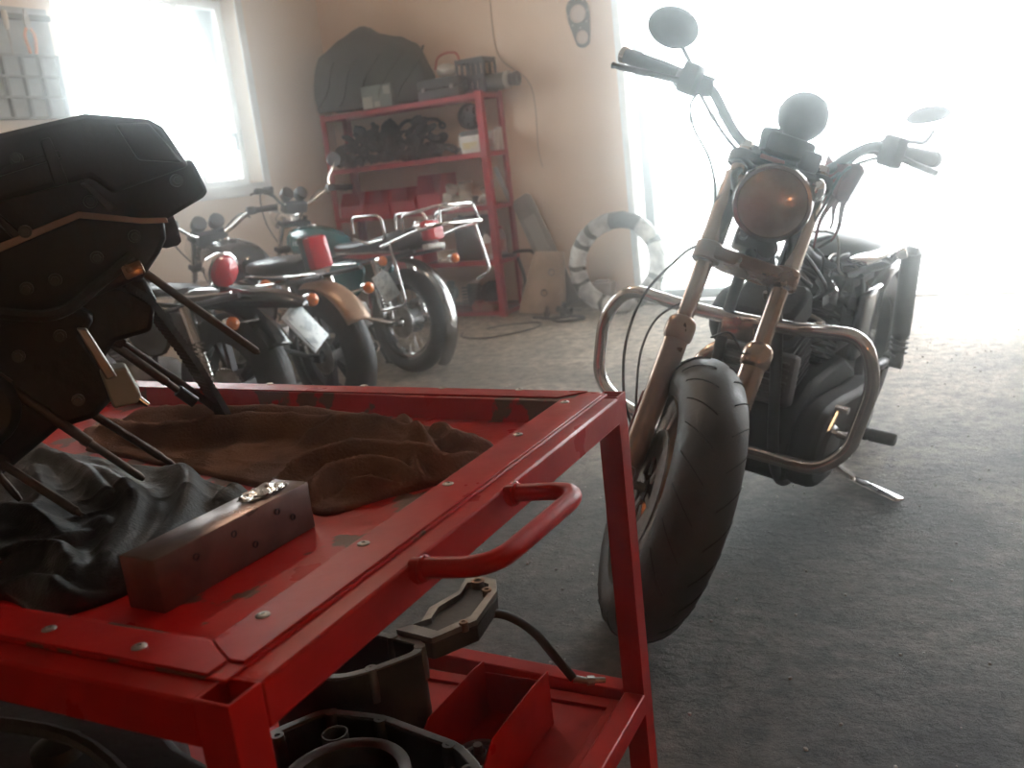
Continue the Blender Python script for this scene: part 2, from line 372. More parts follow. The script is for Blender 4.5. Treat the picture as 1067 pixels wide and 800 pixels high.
for cx, cy in ((0, 0), (.952, .008), (0, LEN), (xb(LEN), LEN)):
    hollow_post(mc(), cx, cy, FL, ZT+.001).done('leg', RED, cart, bevel=.0012)
def beam(mb, a, b, w, z0, z1):
    a, b = Vector((*a, 0)), Vector((*b, 0)); n = (b-a).normalized().cross(Vector((0, 0, 1)))*w/2
    mb.prism([(a+n)[:2], (b+n)[:2], (b-n)[:2], (a-n)[:2]], z0, z1); return mb
rails = [((HW, 0), (.952-HW, .006)), ((0, HW), (0, LEN-HW)), ((.953, .03), (xb(LEN), LEN-HW)), ((HW, LEN), (xb(LEN)-HW, LEN))]
for a, b in rails: beam(mc(), a, b, .04, .654, ZT-.0005).done('rail', RED, cart, bevel=.003)
for a, b in rails: beam(mc(), a, b, .04, .100, .140).done('lower_rail', RED, cart, bevel=.003)
# recessed tray: one pressed sheet, flange on the rails, sloping walls, flat bed
REDBED = mat('red_enamel_worn', (.52, .012, .010), .36, 0, (.15, .065, .045), 13, .06, 60, coat=0, spec=.18, lo=.575, hi=.60, rvar=.1, detail=7)
def loop(d, z):
    return [Vector((d, d, z)), Vector((.952+.0-d+.01, d, z)), Vector((xb(LEN)-d, LEN-d, z)), Vector((d, LEN-d, z))]
fo = [Vector((.009, .009, 0)), Vector((.952-.004, .011, 0)), Vector((xb(LEN)-.005, LEN-.01, 0)), Vector((.009, LEN-.01, 0))]
fi = [Vector((.066, .076, 0)), Vector((.900, .079, 0)), Vector((xb(LEN)-.055, LEN-.07, 0)), Vector((.066, LEN-.07, 0))]
be = [Vector((.074, .084, 0)), Vector((.888, .087, 0)), Vector((xb(LEN)-.067, LEN-.08, 0)), Vector((.074, LEN-.08, 0))]
Z = lambda L, z: [Vector((q.x, q.y, z)) for q in L]
mb = mc(); mb.rings([Z(fo, ZT), Z(fo, ZT+.003), Z(fi, ZT+.003), Z(be, ZB), ], cap=False); mb.face([mb.bm.verts[i] for i in ()] or [mb.v(q) for q in Z(be, ZB)])
tray = mb.done('tray', REDBED, cart, bevel=.0015)
# the flange strips that are screwed down over the tray edge
for poly in ([(.010, .030), (.034, .030), (.058, .072), (.058, LEN-.03), (.010, LEN-.03)], [(.036, .012), (.036, .030), (.060, .071), (.90, .078), (.93, .014)], [(.955, .05), (.913, .09), (xb(LEN)-.06, LEN-.05), (xb(LEN)-.012, LEN-.02)]):
    mc().prism(poly, ZT+.003, ZT+.006).done('flange', RED, cart, bevel=.001)
for x, y in ((.030, .134), (.033, .262), (.033, .52), (.033, .85), (.112, .056), (.285, .058), (.481, .060), (.698, .062), (.880, .062), (.962, .186), (.972, .354), (.985, .544), (1.0, .80)):
    mb = mc(); mb.lathe([(0, .0), (.0075, .0), (.0072, .0010), (.0050, .0020), (.0028, .0022), (.0022, .0006), (0, .0006)], (x, y, ZT+.006), (0, 0, 1), 14); mb.done('screw', STEEL, cart)
# grab handle with weld collars
mb = mc(); mb.tube(rounded([(.268, -.016, .692), (.268, -.114, .702), (.497, -.124, .702), (.497, -.016, .692)], .045, 7), .0115, 12)
hd = mb.done('handle', RED, cart)
for hx in (.268, .497):
    mb = mc(); mb.cyl((hx, -.019, .686), (hx, -.030, .692), .013, .012, 14); mb.torus((hx, -.0305, .692), (0, 1, 0), .012, .0035, 16, 8); mb.done('weld_collar', RED, hd)
mb = mc(); rbox(mb, .02, .935, .018, LEN-.02, .112, .116); mb.done('lower_shelf', RED, cart)
mb = mc(); rbox(mb, .02, .93, .02, .05, .116, .122); rbox(mb, .90, .93, .05, LEN-.05, .116, .122); mb.done('lower_flange', RED, cart, bevel=.001)

# --- rags
def inside(poly, x, y):
    r = False; n = len(poly)
    for i in range(n):
        (x0, y0), (x1, y1) = poly[i], poly[(i+1) % n]
        if (y0 > y) != (y1 > y) and x < (x1-x0)*(y-y0)/(y1-y0)+x0: r = not r
    return r
def rag(name, poly, cen, m, folds, amp, seed, label, cat, ns=150, nt=64):
    B = [Vector((q.x, q.y)) for q in smooth([(x, y, 0) for x, y in poly], 10, True)]
    N = len(B); cen = Vector(cen)
    FL_ = []
    for pts, h, wd in folds:
        sp = [Vector((q.x, q.y)) for q in smooth([(x, y, 0) for x, y in pts], 4)]
        FL_.append((sp, h, wd))
    def P(s, t):
        b = B[s % N]; wob = 1 + .03*noise.noise(Vector((b.x*16, b.y*16, seed)))
        return cen + (b-cen)*t*wob
    def H(q, t):
        v = Vector((q.x, q.y, 0)); hh = 0
        for sp, h, wd in FL_:
            best = 9; kk = 0
            for i in range(len(sp)-1):
                ab = sp[i+1]-sp[i]; tt = max(0, min(1, (q-sp[i]).dot(ab)/ab.length_squared)); dd = (q-sp[i]-ab*tt).length
                if dd < best: best = dd; kk = (i+tt)/(len(sp)-1)
            hh = max(hh, h*math.exp(-(best/wd)**2)*(.45+.55*math.sin(PI*min(1, max(0, kk)))**.5)) + .25*min(hh, h*math.exp(-(best/wd)**2))
        n = noise.noise(v*9+Vector((0, seed, 0)))*.5+.5
        r = (1-abs(noise.noise(v*13+Vector((seed, 2, 0)))))**6
        e = min(1, (1-t)*9)**.5
        return ZB+.004+(hh+amp*(.5*n+.5*r))*(.15+.85*e)
    mb = mc(); rings = []
    for j in range(1, nt+1):
        t = (j/nt); ring = []
        for s in range(N):
            q = P(s, t); h = H(q, t)
            if j == nt: h = ZB+.0012
            ring.append(Vector((q.x, q.y, h)))
        rings.append(ring)
    mb.rings(rings, cap=True)
    o = mb.done(name, m, None, ang=180, solid=.003, mw=CM)
    return tag(o, label, cat)
RAGB = mat('brown_towelling', (.27, .135, .085), .95, 0, (.16, .078, .052), 9, .35, 220, spec=.1)
RAGD = mat('oily_dark_cloth', (.019, .017, .016), .5, 0, (.009, .008, .008), 8, .25, 200, spec=.22, rvar=.15)
FB = [[(0.751, 1.018), (0.687, 0.842), (0.691, 0.724), (0.74, 0.631), (0.741, 0.478), (0.709, 0.334), (0.65, 0.222)], [(0.834, 1.029), (0.819, 0.798), (0.807, 0.551), (0.762, 0.351), (0.736, 0.267)], [(0.702, 0.469), (0.726, 0.385), (0.702, 0.292), (0.66, 0.212), (0.62, 0.162)], [(0.54, 0.378), (0.59, 0.343), (0.621, 0.274), (0.607, 0.196), (0.603, 0.152)], [(0.47, 0.286), (0.527, 0.279), (0.561, 0.217), (0.559, 0.166)], [(0.797, 0.344), (0.72, 0.263), (0.652, 0.206)], [(0.66, 0.212), (0.666, 0.163), (0.697, 0.138), (0.718, 0.12)], [(0.601, 0.175), (0.622, 0.138), (0.67, 0.115)], [(0.615, 0.201), (0.56, 0.157), (0.528, 0.155)], [(0.769, 0.259), (0.726, 0.197), (0.658, 0.15)], [(0.766, 0.797), (0.778, 0.618), (0.771, 0.459)], [(0.497, 0.239), (0.523, 0.192), (0.546, 0.142)]]
FD = [[(0.604, 0.752), (0.555, 0.637), (0.508, 0.559), (0.441, 0.483), (0.357, 0.415), (0.268, 0.363), (0.202, 0.333)], [(0.513, 0.778), (0.459, 0.654), (0.408, 0.565), (0.343, 0.493), (0.264, 0.433), (0.191, 0.382)], [(0.594, 1.017), (0.53, 0.846), (0.453, 0.695), (0.402, 0.604)], [(0.651, 0.606), (0.598, 0.516), (0.552, 0.464), (0.478, 0.427), (0.414, 0.404)], [(0.18, 0.548), (0.214, 0.529), (0.23, 0.508), (0.205, 0.454), (0.167, 0.394)], [(0.14, 0.493), (0.156, 0.445), (0.136, 0.37), (0.148, 0.345)], [(0.332, 0.562), (0.321, 0.517), (0.265, 0.459)], [(0.353, 0.79), (0.329, 0.691), (0.292, 0.583)], [(0.52, 0.933), (0.4, 0.759), (0.3, 0.641)], [(0.603, 0.659), (0.563, 0.566), (0.533, 0.503)], [(0.236, 0.608), (0.264, 0.547), (0.299, 0.543)]]
HB = [.046, .038, .046, .044, .040, .036, .036, .026, .030, .034, .030, .032]; WB_ = [.019, .022, .014, .015, .014, .012, .013, .010, .011, .012, .013, .011]
HD = [.032, .030, .024, .024, .026, .02, .016, .018, .02, .014, .012]; WD_ = [.020, .020, .017, .018, .016, .016, .012, .016, .016, .012, .012]
rag('rag', [(.729, .122), (.785, .172), (.803, .243), (.845, .332), (.868, .477), (.885, .709), (.885, 1.0), (.853, 1.06), (.778, 1.11), (.66, .975), (.61, .769), (.55, .525), (.508, .37), (.459, .29), (.442, .235), (.49, .204), (.534, .168), (.57, .142), (.611, .117), (.656, .101)], (.70, .42), RAGB, list(zip(FB, HB, WB_)), .010, 3.1, 'crumpled brown towelling rag spread towards the cart handle side', 'rag')
rag('oily_cloth', [(.455, .312), (.488, .42), (.525, .54), (.582, .78), (.625, 1.0), (.66, 1.20), (.30, 1.22), (.12, 1.15), (.115, .80), (.125, .47), (.10, .385), (.16, .335), (.30, .318), (.40, .308)], (.40, .70), RAGD, list(zip(FD, HD, WD_)), .008, 8.4, 'dark oily cloth bunched under the engine on the red cart', 'cloth')

# --- steel billet
bl = thing('steel_block', 'heavy rectangular oil-stained steel block lying on the red tray', 'metal block', CM)
a0 = math.atan2(.232-.243, .399-.152)
MBk = CK @ Matrix.Translation((.150, .236, ZB)) @ Matrix.Rotation(a0, 4, 'Z')
mb = MB(MBk); mb.box((.127, .029, .0325), (.254, .058, .064), bev=.0025); mb.done('body', BLOCKM, bl)
for i, (x, z) in enumerate(((.055, .045), (.115, .048), (.145, .022), (.19, .047), (.215, .03))):
    mb = MB(MBk); mb.lathe([(.0045, 0), (.0045, .0012), (.0030, .0012), (.0030, -.004), (0, -.004)], (x, -.0005, z), (0, -1, 0), 12); mb.done('drilled_hole', BLKMET, bl)
fo_ = MB(MBk)
def crump(u, v):
    x = .165+.075*u; y = .010+.040*v; n = noise.noise(Vector((u*6, v*6, 2)))
    return Vector((x+.004*n, y+.006*noise.noise(Vector((u*5, v*3, 7))), .0665+.010*abs(noise.noise(Vector((u*5, v*5, 4))))*math.sin(PI*min(1, max(0, u)))*1.2))
fo_.grid(crump, 26, 14, lambda u, v: (u-.5)**2*4 + (v-.5)**2*4 < .95 + .35*noise.noise(Vector((u*4, v*4, 1))))
tag(fo_.done('foil_scrap', mat('crumpled_foil', (.75, .74, .73), .16, 1.0), None, ang=20, solid=.001, mw=CM), 'crumpled scrap of silver foil lying on top of the steel block', 'foil')

# --- engine carcass on its side, studs outwards
EF = CK @ Matrix(((-.769, .639, 0, .50), (.639, .769, 0, .60), (0, 0, 1, 0), (0, 0, 0, 1)))
def me_(): return MB(EF)
eng = thing('engine', 'big greasy black motorcycle engine tipped over with its long studs resting on the cloth', 'engine', CM)
TP = Matrix(((1, 0, 0, 0), (0, 0, 1, 0), (0, 1, 0, 0), (0, 0, 0, 1)))     # (left, up) outline, depth extrusion
ENG = mat('greasy_engine_casting', (.018, .018, .018), .46, .4, (.05, .043, .038), 7, .2, 60, rvar=.14, lo=.5, hi=.8)
ENG2 = mat('greasy_engine_cover', (.032, .029, .027), .42, .4, (.075, .062, .053), 9, .15, 60, rvar=.12, lo=.5, hi=.8)
def pr(name, poly, x0, x1, m=ENG, bev=.006, parent=eng):
    mb = me_(); mb.prism(poly, x0, x1, TP); return mb.done(name, m, parent, bevel=bev, ang=30)
pr('head_cover', [(.42, 1.17), (.219, 1.204), (.119, 1.225), (.004, 1.243), (-.082, 1.228), (-.10, 1.215), (-.128, 1.154), (-.012, 1.126), (.013, 1.152), (.138, 1.132), (.42, 1.075)], .0, .24, ENG2, .007)
pr('cover_ridge', [(.42, 1.12), (.229, 1.154), (.129, 1.177), (.047, 1.195), (.046, 1.184), (.131, 1.166), (.42, 1.108)], -.012, .02, ENG2, .003)
pr('end_cap', [(-.034, 1.224), (-.080, 1.222), (-.118, 1.160), (-.056, 1.170)], -.010, .02, ENG2, .004)
pr('cylinder_head', [(.42, 1.075), (.138, 1.144), (.013, 1.164), (-.012, 1.138), (-.134, 1.166), (-.150, 1.113), (-.140, 1.105), (-.077, 1.077), (-.046, 1.078), (.044, 1.096), (.151, 1.068), (.42, 1.012)], .012, .235, ENG, .006)
pr('gasket_face', [(.42, 1.018), (.151, 1.074), (.040, 1.106), (-.044, 1.086), (-.080, 1.082), (-.081, 1.074), (-.044, 1.077), (.040, 1.096), (.151, 1.062), (.42, 1.006)], -.004, .24, COPPERY, .001)
pr('cylinder_block', [(.42, 1.010), (.151, 1.070), (.040, 1.100), (-.048, 1.084), (-.078, 1.080), (-.075, 1.05), (-.062, 1.030), (-.031, .996), (.012, .985), (.083, .967), (.175, .954), (.42, .95)], .008, .24, ENG, .008)
pr('chain_tunnel', [(.012, .985), (-.036, .992), (-.047, .955), (-.030, .905), (.026, .898), (.055, .868), (.080, .93), (.08, .985)], .07, .22, ENG, .008)
pr('crankcase', [(.42, .962), (.173, .966), (.082, .975), (.046, .949), (.068, .922), (.041, .853), (.026, .836), (.078, .796), (.132, .790), (.222, .735), (.42, .72)], .0, .26, ENG, .010)
pr('sump', [(.42, .76), (.27, .75), (.29, .70), (.42, .685)], -.02, .24, ENG, .008)
for y, z in ((.06, 1.165), (.19, 1.143), (.30, 1.118)):
    pr('rib', [(y+.01, z+.045), (y-.004, z+.048), (y-.016, z-.018), (y+.004, z-.022)], -.016, .004, ENG2, .003)
for y, z in ((.03, 1.115), (.16, 1.09), (.26, 1.07)):
    pr('fin', [(y, z+.03), (y-.012, z+.032), (y-.045, z-.012), (y-.03, z-.016)], .0, .02, ENG2, .003)
for k, (y, z) in enumerate(((.105, 1.188), (.115, 1.086), (.021, 1.118), (-.105, 1.135), (.090, 1.012), (-.030, 1.060), (.028, 1.036), (.130, 1.005), (.21, 1.03), (.10, .93), (.16, .91), (.24, .86), (.095, .83), (.29, 1.16), (.33, .95))):
    f0 = .006
    mb = me_(); mb.cyl((y, f0+.01, z), (y, -.008, z), .010, .009, 14); mb.cyl((y, -.007, z), (y, -.014, z), .006, .0055, 6); mb.done('cover_bolt', DALU, eng)
mb = me_(); mb.lathe([(0, .03), (.052, .028), (.062, .018), (.065, 0), (.065, -.01)], (.235, .0, .845), (0, -1, 0), 28); mb.done('generator_cover', ENG2, eng)
for dep in (.05, .15):
    mb = me_(); mb.lathe([(.018, -.02), (.026, .0), (.026, .018), (.022, .024), (.016, .024), (.014, .0)], (-.072, dep, 1.060), (-1, 0, .12), 20); mb.done('intake_stub', BLKPL, eng)
mb = me_(); mb.tube(smooth([(.30, -.01, .99), (.20, -.03, .985), (.10, -.035, .965), (.03, -.02, 1.0), (-.02, .0, 1.03)], 6), .009, 8); mb.done('breather_hose', RUBBER, eng)
mb = me_(); mb.box((-.018, -.004, 1.012), (.03, .03, .022), rot(0, 15, 0), .003); mb.done('bracket', COPPERY, eng)
pr('bracket_arm', [(.076, .940), (.062, .937), (.034, .858), (.050, .856)], -.03, -.012, STEEL, .003)
pr('sensor_block', [(.058, .871), (.020, .869), (.006, .822), (.014, .811), (.049, .809)], -.020, .045, mat('cream_bakelite', (.34, .32, .26), .5), .004)
mb = me_(); mb.cyl((.012, -.012, .818), (.0, -.012, .804), .005, .004, 10); mb.done('sensor_pin', CHROME, eng)
studs = [((-.023, .05, 1.015), (-.188, .05, .843), .0065, 1), ((.087, .10, .955), (-.077, .12, .768), .0075, .78), ((.026, .10, .900), (-.149, .324, .683), .0075, .9), ((.192, .0, .877), (.028, .004, .685), .0080, .62), ((.126, .02, .849), (-.022, .050, .685), .0065, .9), ((.218, .0, .760), (.118, -.12, .686), .0065, .95), ((.30, .02, .90), (.20, -.02, .70), .007, .8)]
for a, b, r, cut in studs:
    a, b = Vector(a), Vector(b); d = (b-a).normalized()
    mb = me_(); mb.tube([a-d*.03, a+(b-a)*cut*.98, a+(b-a)*cut*.985, b-d*.010, b], [r, r, r*.78, r*.78, r*.5], 10)
    mb.cyl(a-d*.01, a+d*.012, r*1.8, r*1.8, 6); mb.done('stud', GUN, eng)
mb = me_(); a, b = Vector(studs[1][0]), Vector(studs[1][1]); mb.cyl(a+(b-a)*.86, b, .0105, .0105, 10); mb.done('stud_nut', BLKMET, eng)
for y, dp in ((.36, .02), (.34, .22)): mb = me_(); mb.cyl((y, dp, .72), (y, dp, ZB+.012), .020, .024, 12); mb.done('mount_lug', ENG, eng)
# cam chain hanging out of the tunnel
mb = me_(); path = smooth([(.0, .06, .985), (-.028, .08, .957), (-.054, .13, .905), (-.086, .19, .835), (-.115, .26, .76), (-.134, .30, .705), (-.138, .315, .684)], 8)
mb.strap(path, .030, .010, (.5, .8, .15)); ch = mb.done('cam_chain', BLKMET, eng)
mb = me_(); wv = Vector((.5, .8, .15)).normalized()*.017
for k in range(0, len(path)-1):
    a = Vector(path[k]); mb.cyl(a+wv, a-wv, .0068, None, 8)
mb.done('chain_rollers', DALU, ch)

# --- parts on the lower shelf
def crankcase(name, label, outer, z0, z1, m, edge, th=.013, bores=(), bosses=(), floor_z=None):
    t = thing(name, label, 'crankcase', CM)
    cx = sum(p[0] for p in outer)/len(outer); cy = sum(p[1] for p in outer)/len(outer)
    O = [(q.x, q.y) for q in rounded([(x, y, 0) for x, y in outer], .02, 3, True)]
    I = []
    n = len(O)
    for i in range(n):
        a, b = Vector(O[i-1]), Vector(O[(i+1) % n]); tn = (b-a).normalized(); nn = Vector((-tn.y, tn.x)); q = Vector(O[i])
        if (q+nn*.001-Vector((cx, cy))).length > (q-nn*.001-Vector((cx, cy))).length: nn = -nn
        I.append((q+nn*th)[:])
    mb = mc(); mb.wallring(O, I, z0, z1-.004); mb.prism(I, z0, floor_z or z0+.02); mb.done('casting', m, t, bevel=.002)
    O2 = [((x-cx)*1.012+cx, (y-cy)*1.012+cy) for x, y in O]
    mb = mc(); mb.wallring(O2, I, z1-.004, z1); mb.done('gasket_face', edge, t, bevel=.0008)
    for x, y in bosses:
        mb = mc(); mb.lathe([(.0045, z1+.001), (.010, z1+.001), (.0115, z1-.03), (.010, z1-.06)], (x, y, 0), (0, 0, 1), 14); mb.cyl((x, y, z1-.004), (x, y, z1-.003), .0045, None, 10); mb.done('bolt_boss', edge, t)
    for x, y, r, zc in bores:
        mb = mc(); mb.lathe([(r*.82, zc), (r*.82, zc+.03), (r*.9, zc+.034), (r, zc+.034), (r*1.05, zc-.03), (r*.82, zc-.03)], (x, y, 0), (0, 0, 1), 40); mb.lathe([(0, zc-.02), (r*.83, zc-.02)], (x, y, 0), (0, 0, 1), 40); mb.done('bearing_bore', edge, t)
    return t
CASED = mat('dark_crankcase', (.030, .028, .027), .5, .5, (.06, .052, .046), 8, .15, 60, rvar=.1)
EDGE = mat('machined_edge', (.36, .34, .31), .4, .85, (.2, .18, .16), 14, rvar=.1)
EDGEB = mat('machined_edge_dull', (.25, .235, .22), .45, .8, (.13, .12, .11), 14, rvar=.1)
ca = crankcase('crankcase', 'deep dark crankcase half with a long arm, open side up, beside the red parts box', [(.567, .530), (.69, .515), (.722, .486), (.706, .345), (.702, .290), (.665, .275), (.600, .318), (.560, .360), (.545, .43)], .1235, .33, CASED, EDGE, bosses=((.716, .470), (.702, .355), (.684, .288), (.60, .33), (.575, .50)), bores=((.64, .42, .05, .20),), floor_z=.14)
arm_o = [(.712, .352), (.748, .323), (.80, .336), (.872, .316), (.926, .330), (.940, .300), (.934, .268), (.887, .243), (.778, .227), (.700, .272)]
mb = mc(); mb.prism(arm_o, .296, .328); mb.done('arm', CASED, ca, bevel=.004)
mb = mc(); O = arm_o; I = [((x-.83)*.80+.83, (y-.285)*.70+.285) for x, y in O]; mb.wallring(O, I, .328, .338); mb.done('arm_face', EDGE, ca, bevel=.001)
for x, y, r in ((.915, .297, .013), (.885, .262, .009), (.76, .243, .008)):
    mb = mc(); mb.lathe([(r*.5, .342), (r, .342), (r*1.05, .325)], (x, y, 0), (0, 0, 1), 16); mb.lathe([(0, .338), (r*.5, .338)], (x, y, 0), (0, 0, 1), 12); mb.done('bolt_boss', COPPERY, ca)
cb = crankcase('crankcase_cover', 'dark crankcase cover with a wide round bore lying at the cart post', [(.44, .415), (.518, .368), (.529, .262), (.499, .110), (.457, .050), (.33, .045), (.25, .10), (.25, .25), (.33, .40)], .1235, .30, CASED, EDGEB, th=.011, bosses=((.512, .35), (.518, .262), (.492, .125), (.45, .07), (.435, .395)), bores=((.385, .235, .095, .262), (.472, .315, .020, .262)), floor_z=.235)
BLKGB = mat('shade_filler_black', (.012, .0115, .011), .6, .2, (.025, .023, .021), 8, .15, 60)
gb = thing('shade_filler', 'made-up black gearbox casing filling the shade under the near end rail', 'gearbox', CM)  # added black mass standing in for the shade below the near rail
mb = mc(); mb.prism([(q.x, q.y) for q in smooth([(.062, .062, 0), (.15, .062, 0), (.19, .30, 0), (.30, .47, 0), (.42, .60, 0), (.40, 1.0, 0), (.10, 1.05, 0), (.045, .70, 0)], 4, True)], .1235, .46, inset=.05); mb.done('casing', BLKGB, gb, bevel=.012)
for k in range(6): mb = mc(); mb.box((.045+.002*k, .22+.14*k, .29), (.012, .012, .22), None, .003); mb.done('rib', CASED, gb)
for x, y in ((.10, .16), (.13, .45), (.09, .75), (.30, .62), (.34, .9)): mb = mc(); mb.lathe([(0, .486), (.012, .484), (.03, .476), (.034, .44)], (x, y, 0), (0, 0, 1), 18); mb.done('boss', DALU, gb)
mb = mc(); mb.tube(smooth([(.06, .2, .480), (.12, .4, .50), (.10, .7, .50), (.2, .95, .475)], 6), .009, 8); mb.done('hose', RUBBER, gb)
pb = thing('parts_box', 'small red sheet metal parts box with tall side plates on the lower shelf', 'box', CM)
mb = mc(); rbox(mb, .585, .835, .128, .258, .1165, .120); mb.done('bottom', RED, pb)
mb = mc(); mb.prism([(.585, .1165), (.835, .1165), (.835, .222), (.80, .226), (.62, .226), (.585, .20)], 0, .003, Matrix(((1, 0, 0, 0), (0, 0, -1, .131), (0, 1, 0, 0), (0, 0, 0, 1)))); mb.done('side_plate', RED, pb, bevel=.0008)
mb = mc(); mb.prism([(.595, .1165), (.835, .1165), (.835, .222), (.80, .226), (.64, .226), (.595, .20)], 0, .003, Matrix(((1, 0, 0, 0), (0, 0, -1, .261), (0, 1, 0, 0), (0, 0, 0, 1)))); mb.done('side_plate', RED, pb, bevel=.0008)
mb = mc(); rbox(mb, .832, .835, .131, .258, .12, .20); mb.done('end_plate', RED, pb, bevel=.0008); mb = mc(); rbox(mb, .600, .603, .131, .258, .12, .165); mb.done('end_plate', RED, pb, bevel=.0008)
mb = mc(); mb.lathe([(.030, 0), (.042, 0), (.044, .004), (.044, .016), (.041, .020), (.034, .020), (.034, .014), (.030, .014)], (.685, .20, .121), (0, 0, 1), 36, closed=True); be_ = mb.done('outer_race', STEEL)
br = thing('bearing', 'round steel bearing ring sitting in the small red parts box', 'bearing', CM); be_.parent = br
mb = mc(); mb.lathe([(.012, 0), (.026, 0), (.026, .017), (.018, .02), (.012, .024)], (.685, .20, .121), (0, 0, 1), 30, closed=True); mb.done('inner_race', DALU, br)
mb = mc(); mb.cyl((.685, .20, .121), (.685, .20, .158), .009, .008, 12); mb.done('spindle', STEEL, br)
hs = thing('hose', 'black rubber hose with a steel end fitting looping behind the red parts box', 'hose', CM)
HP = [(.842, .279, .30), (.873, .245, .30), (.895, .215, .28), (.905, .181, .25), (.905, .148, .21), (.901, .111, .17), (.909, .088, .165), (.928, .060, .16)]
mb = mc(); mb.tube(smooth(HP[:6], 8), .0085, 10); mb.done('rubber_tube', RUBBER, hs)
mb = mc(); mb.tube([HP[5], HP[6], HP[7]], [.0075, .006, .005], 10); mb.cyl(HP[6], (Vector(HP[6])+(Vector(HP[7])-Vector(HP[6]))*.4), .009, None, 6); mb.done('end_fitting', STEEL, hs)
# ------------------------------------------------------------------ the cruiser on its side stand
def lean_frame(th, lean, X, Y, Z0=.006):
    Fv = Vector((math.sin(th), -math.cos(th), 0)); Lv = Vector((math.cos(th), math.sin(th), 0)); Zv = Vector((0, 0, 1))
    l = Lv*math.cos(lean) - Zv*math.sin(lean); u = Lv*math.sin(lean) + Zv*math.cos(lean)
    return Matrix(((Fv.x, l.x, u.x, X), (Fv.y, l.y, u.y, Y), (Fv.z, l.z, u.z, Z0), (0, 0, 0, 1)))
BM = lean_frame(R(-38), R(12), .182, 2.104); FMW = lean_frame(R(-13), R(24.7), .182, 2.104)
FM = BM.inverted() @ FMW
cz = thing('motorcycle', 'stripped black cruiser motorcycle with chrome fork and crash bar leaning on its side stand', 'motorcycle', BM)
def mf(): return MB(FM)
FOOT0, FOOT1 = (1.04, 2.82), (1.092, 2.61)
WR, TW, RK = .340, .075, R(25)
fk = lambda s, side=0, off=0: Vector((-s*math.sin(RK)+off*math.cos(RK), side*.096, WR+s*math.cos(RK)+off*math.sin(RK)))
fdir = Vector((-math.sin(RK), 0, math.cos(RK)))
def tyre_mat():
    m = mat('cruiser_tyre_rubber', (.030, .028, .027), .5, 0, (.050, .044, .040), 16, .12, 120, rvar=.1); return m
TYRE = tyre_mat()
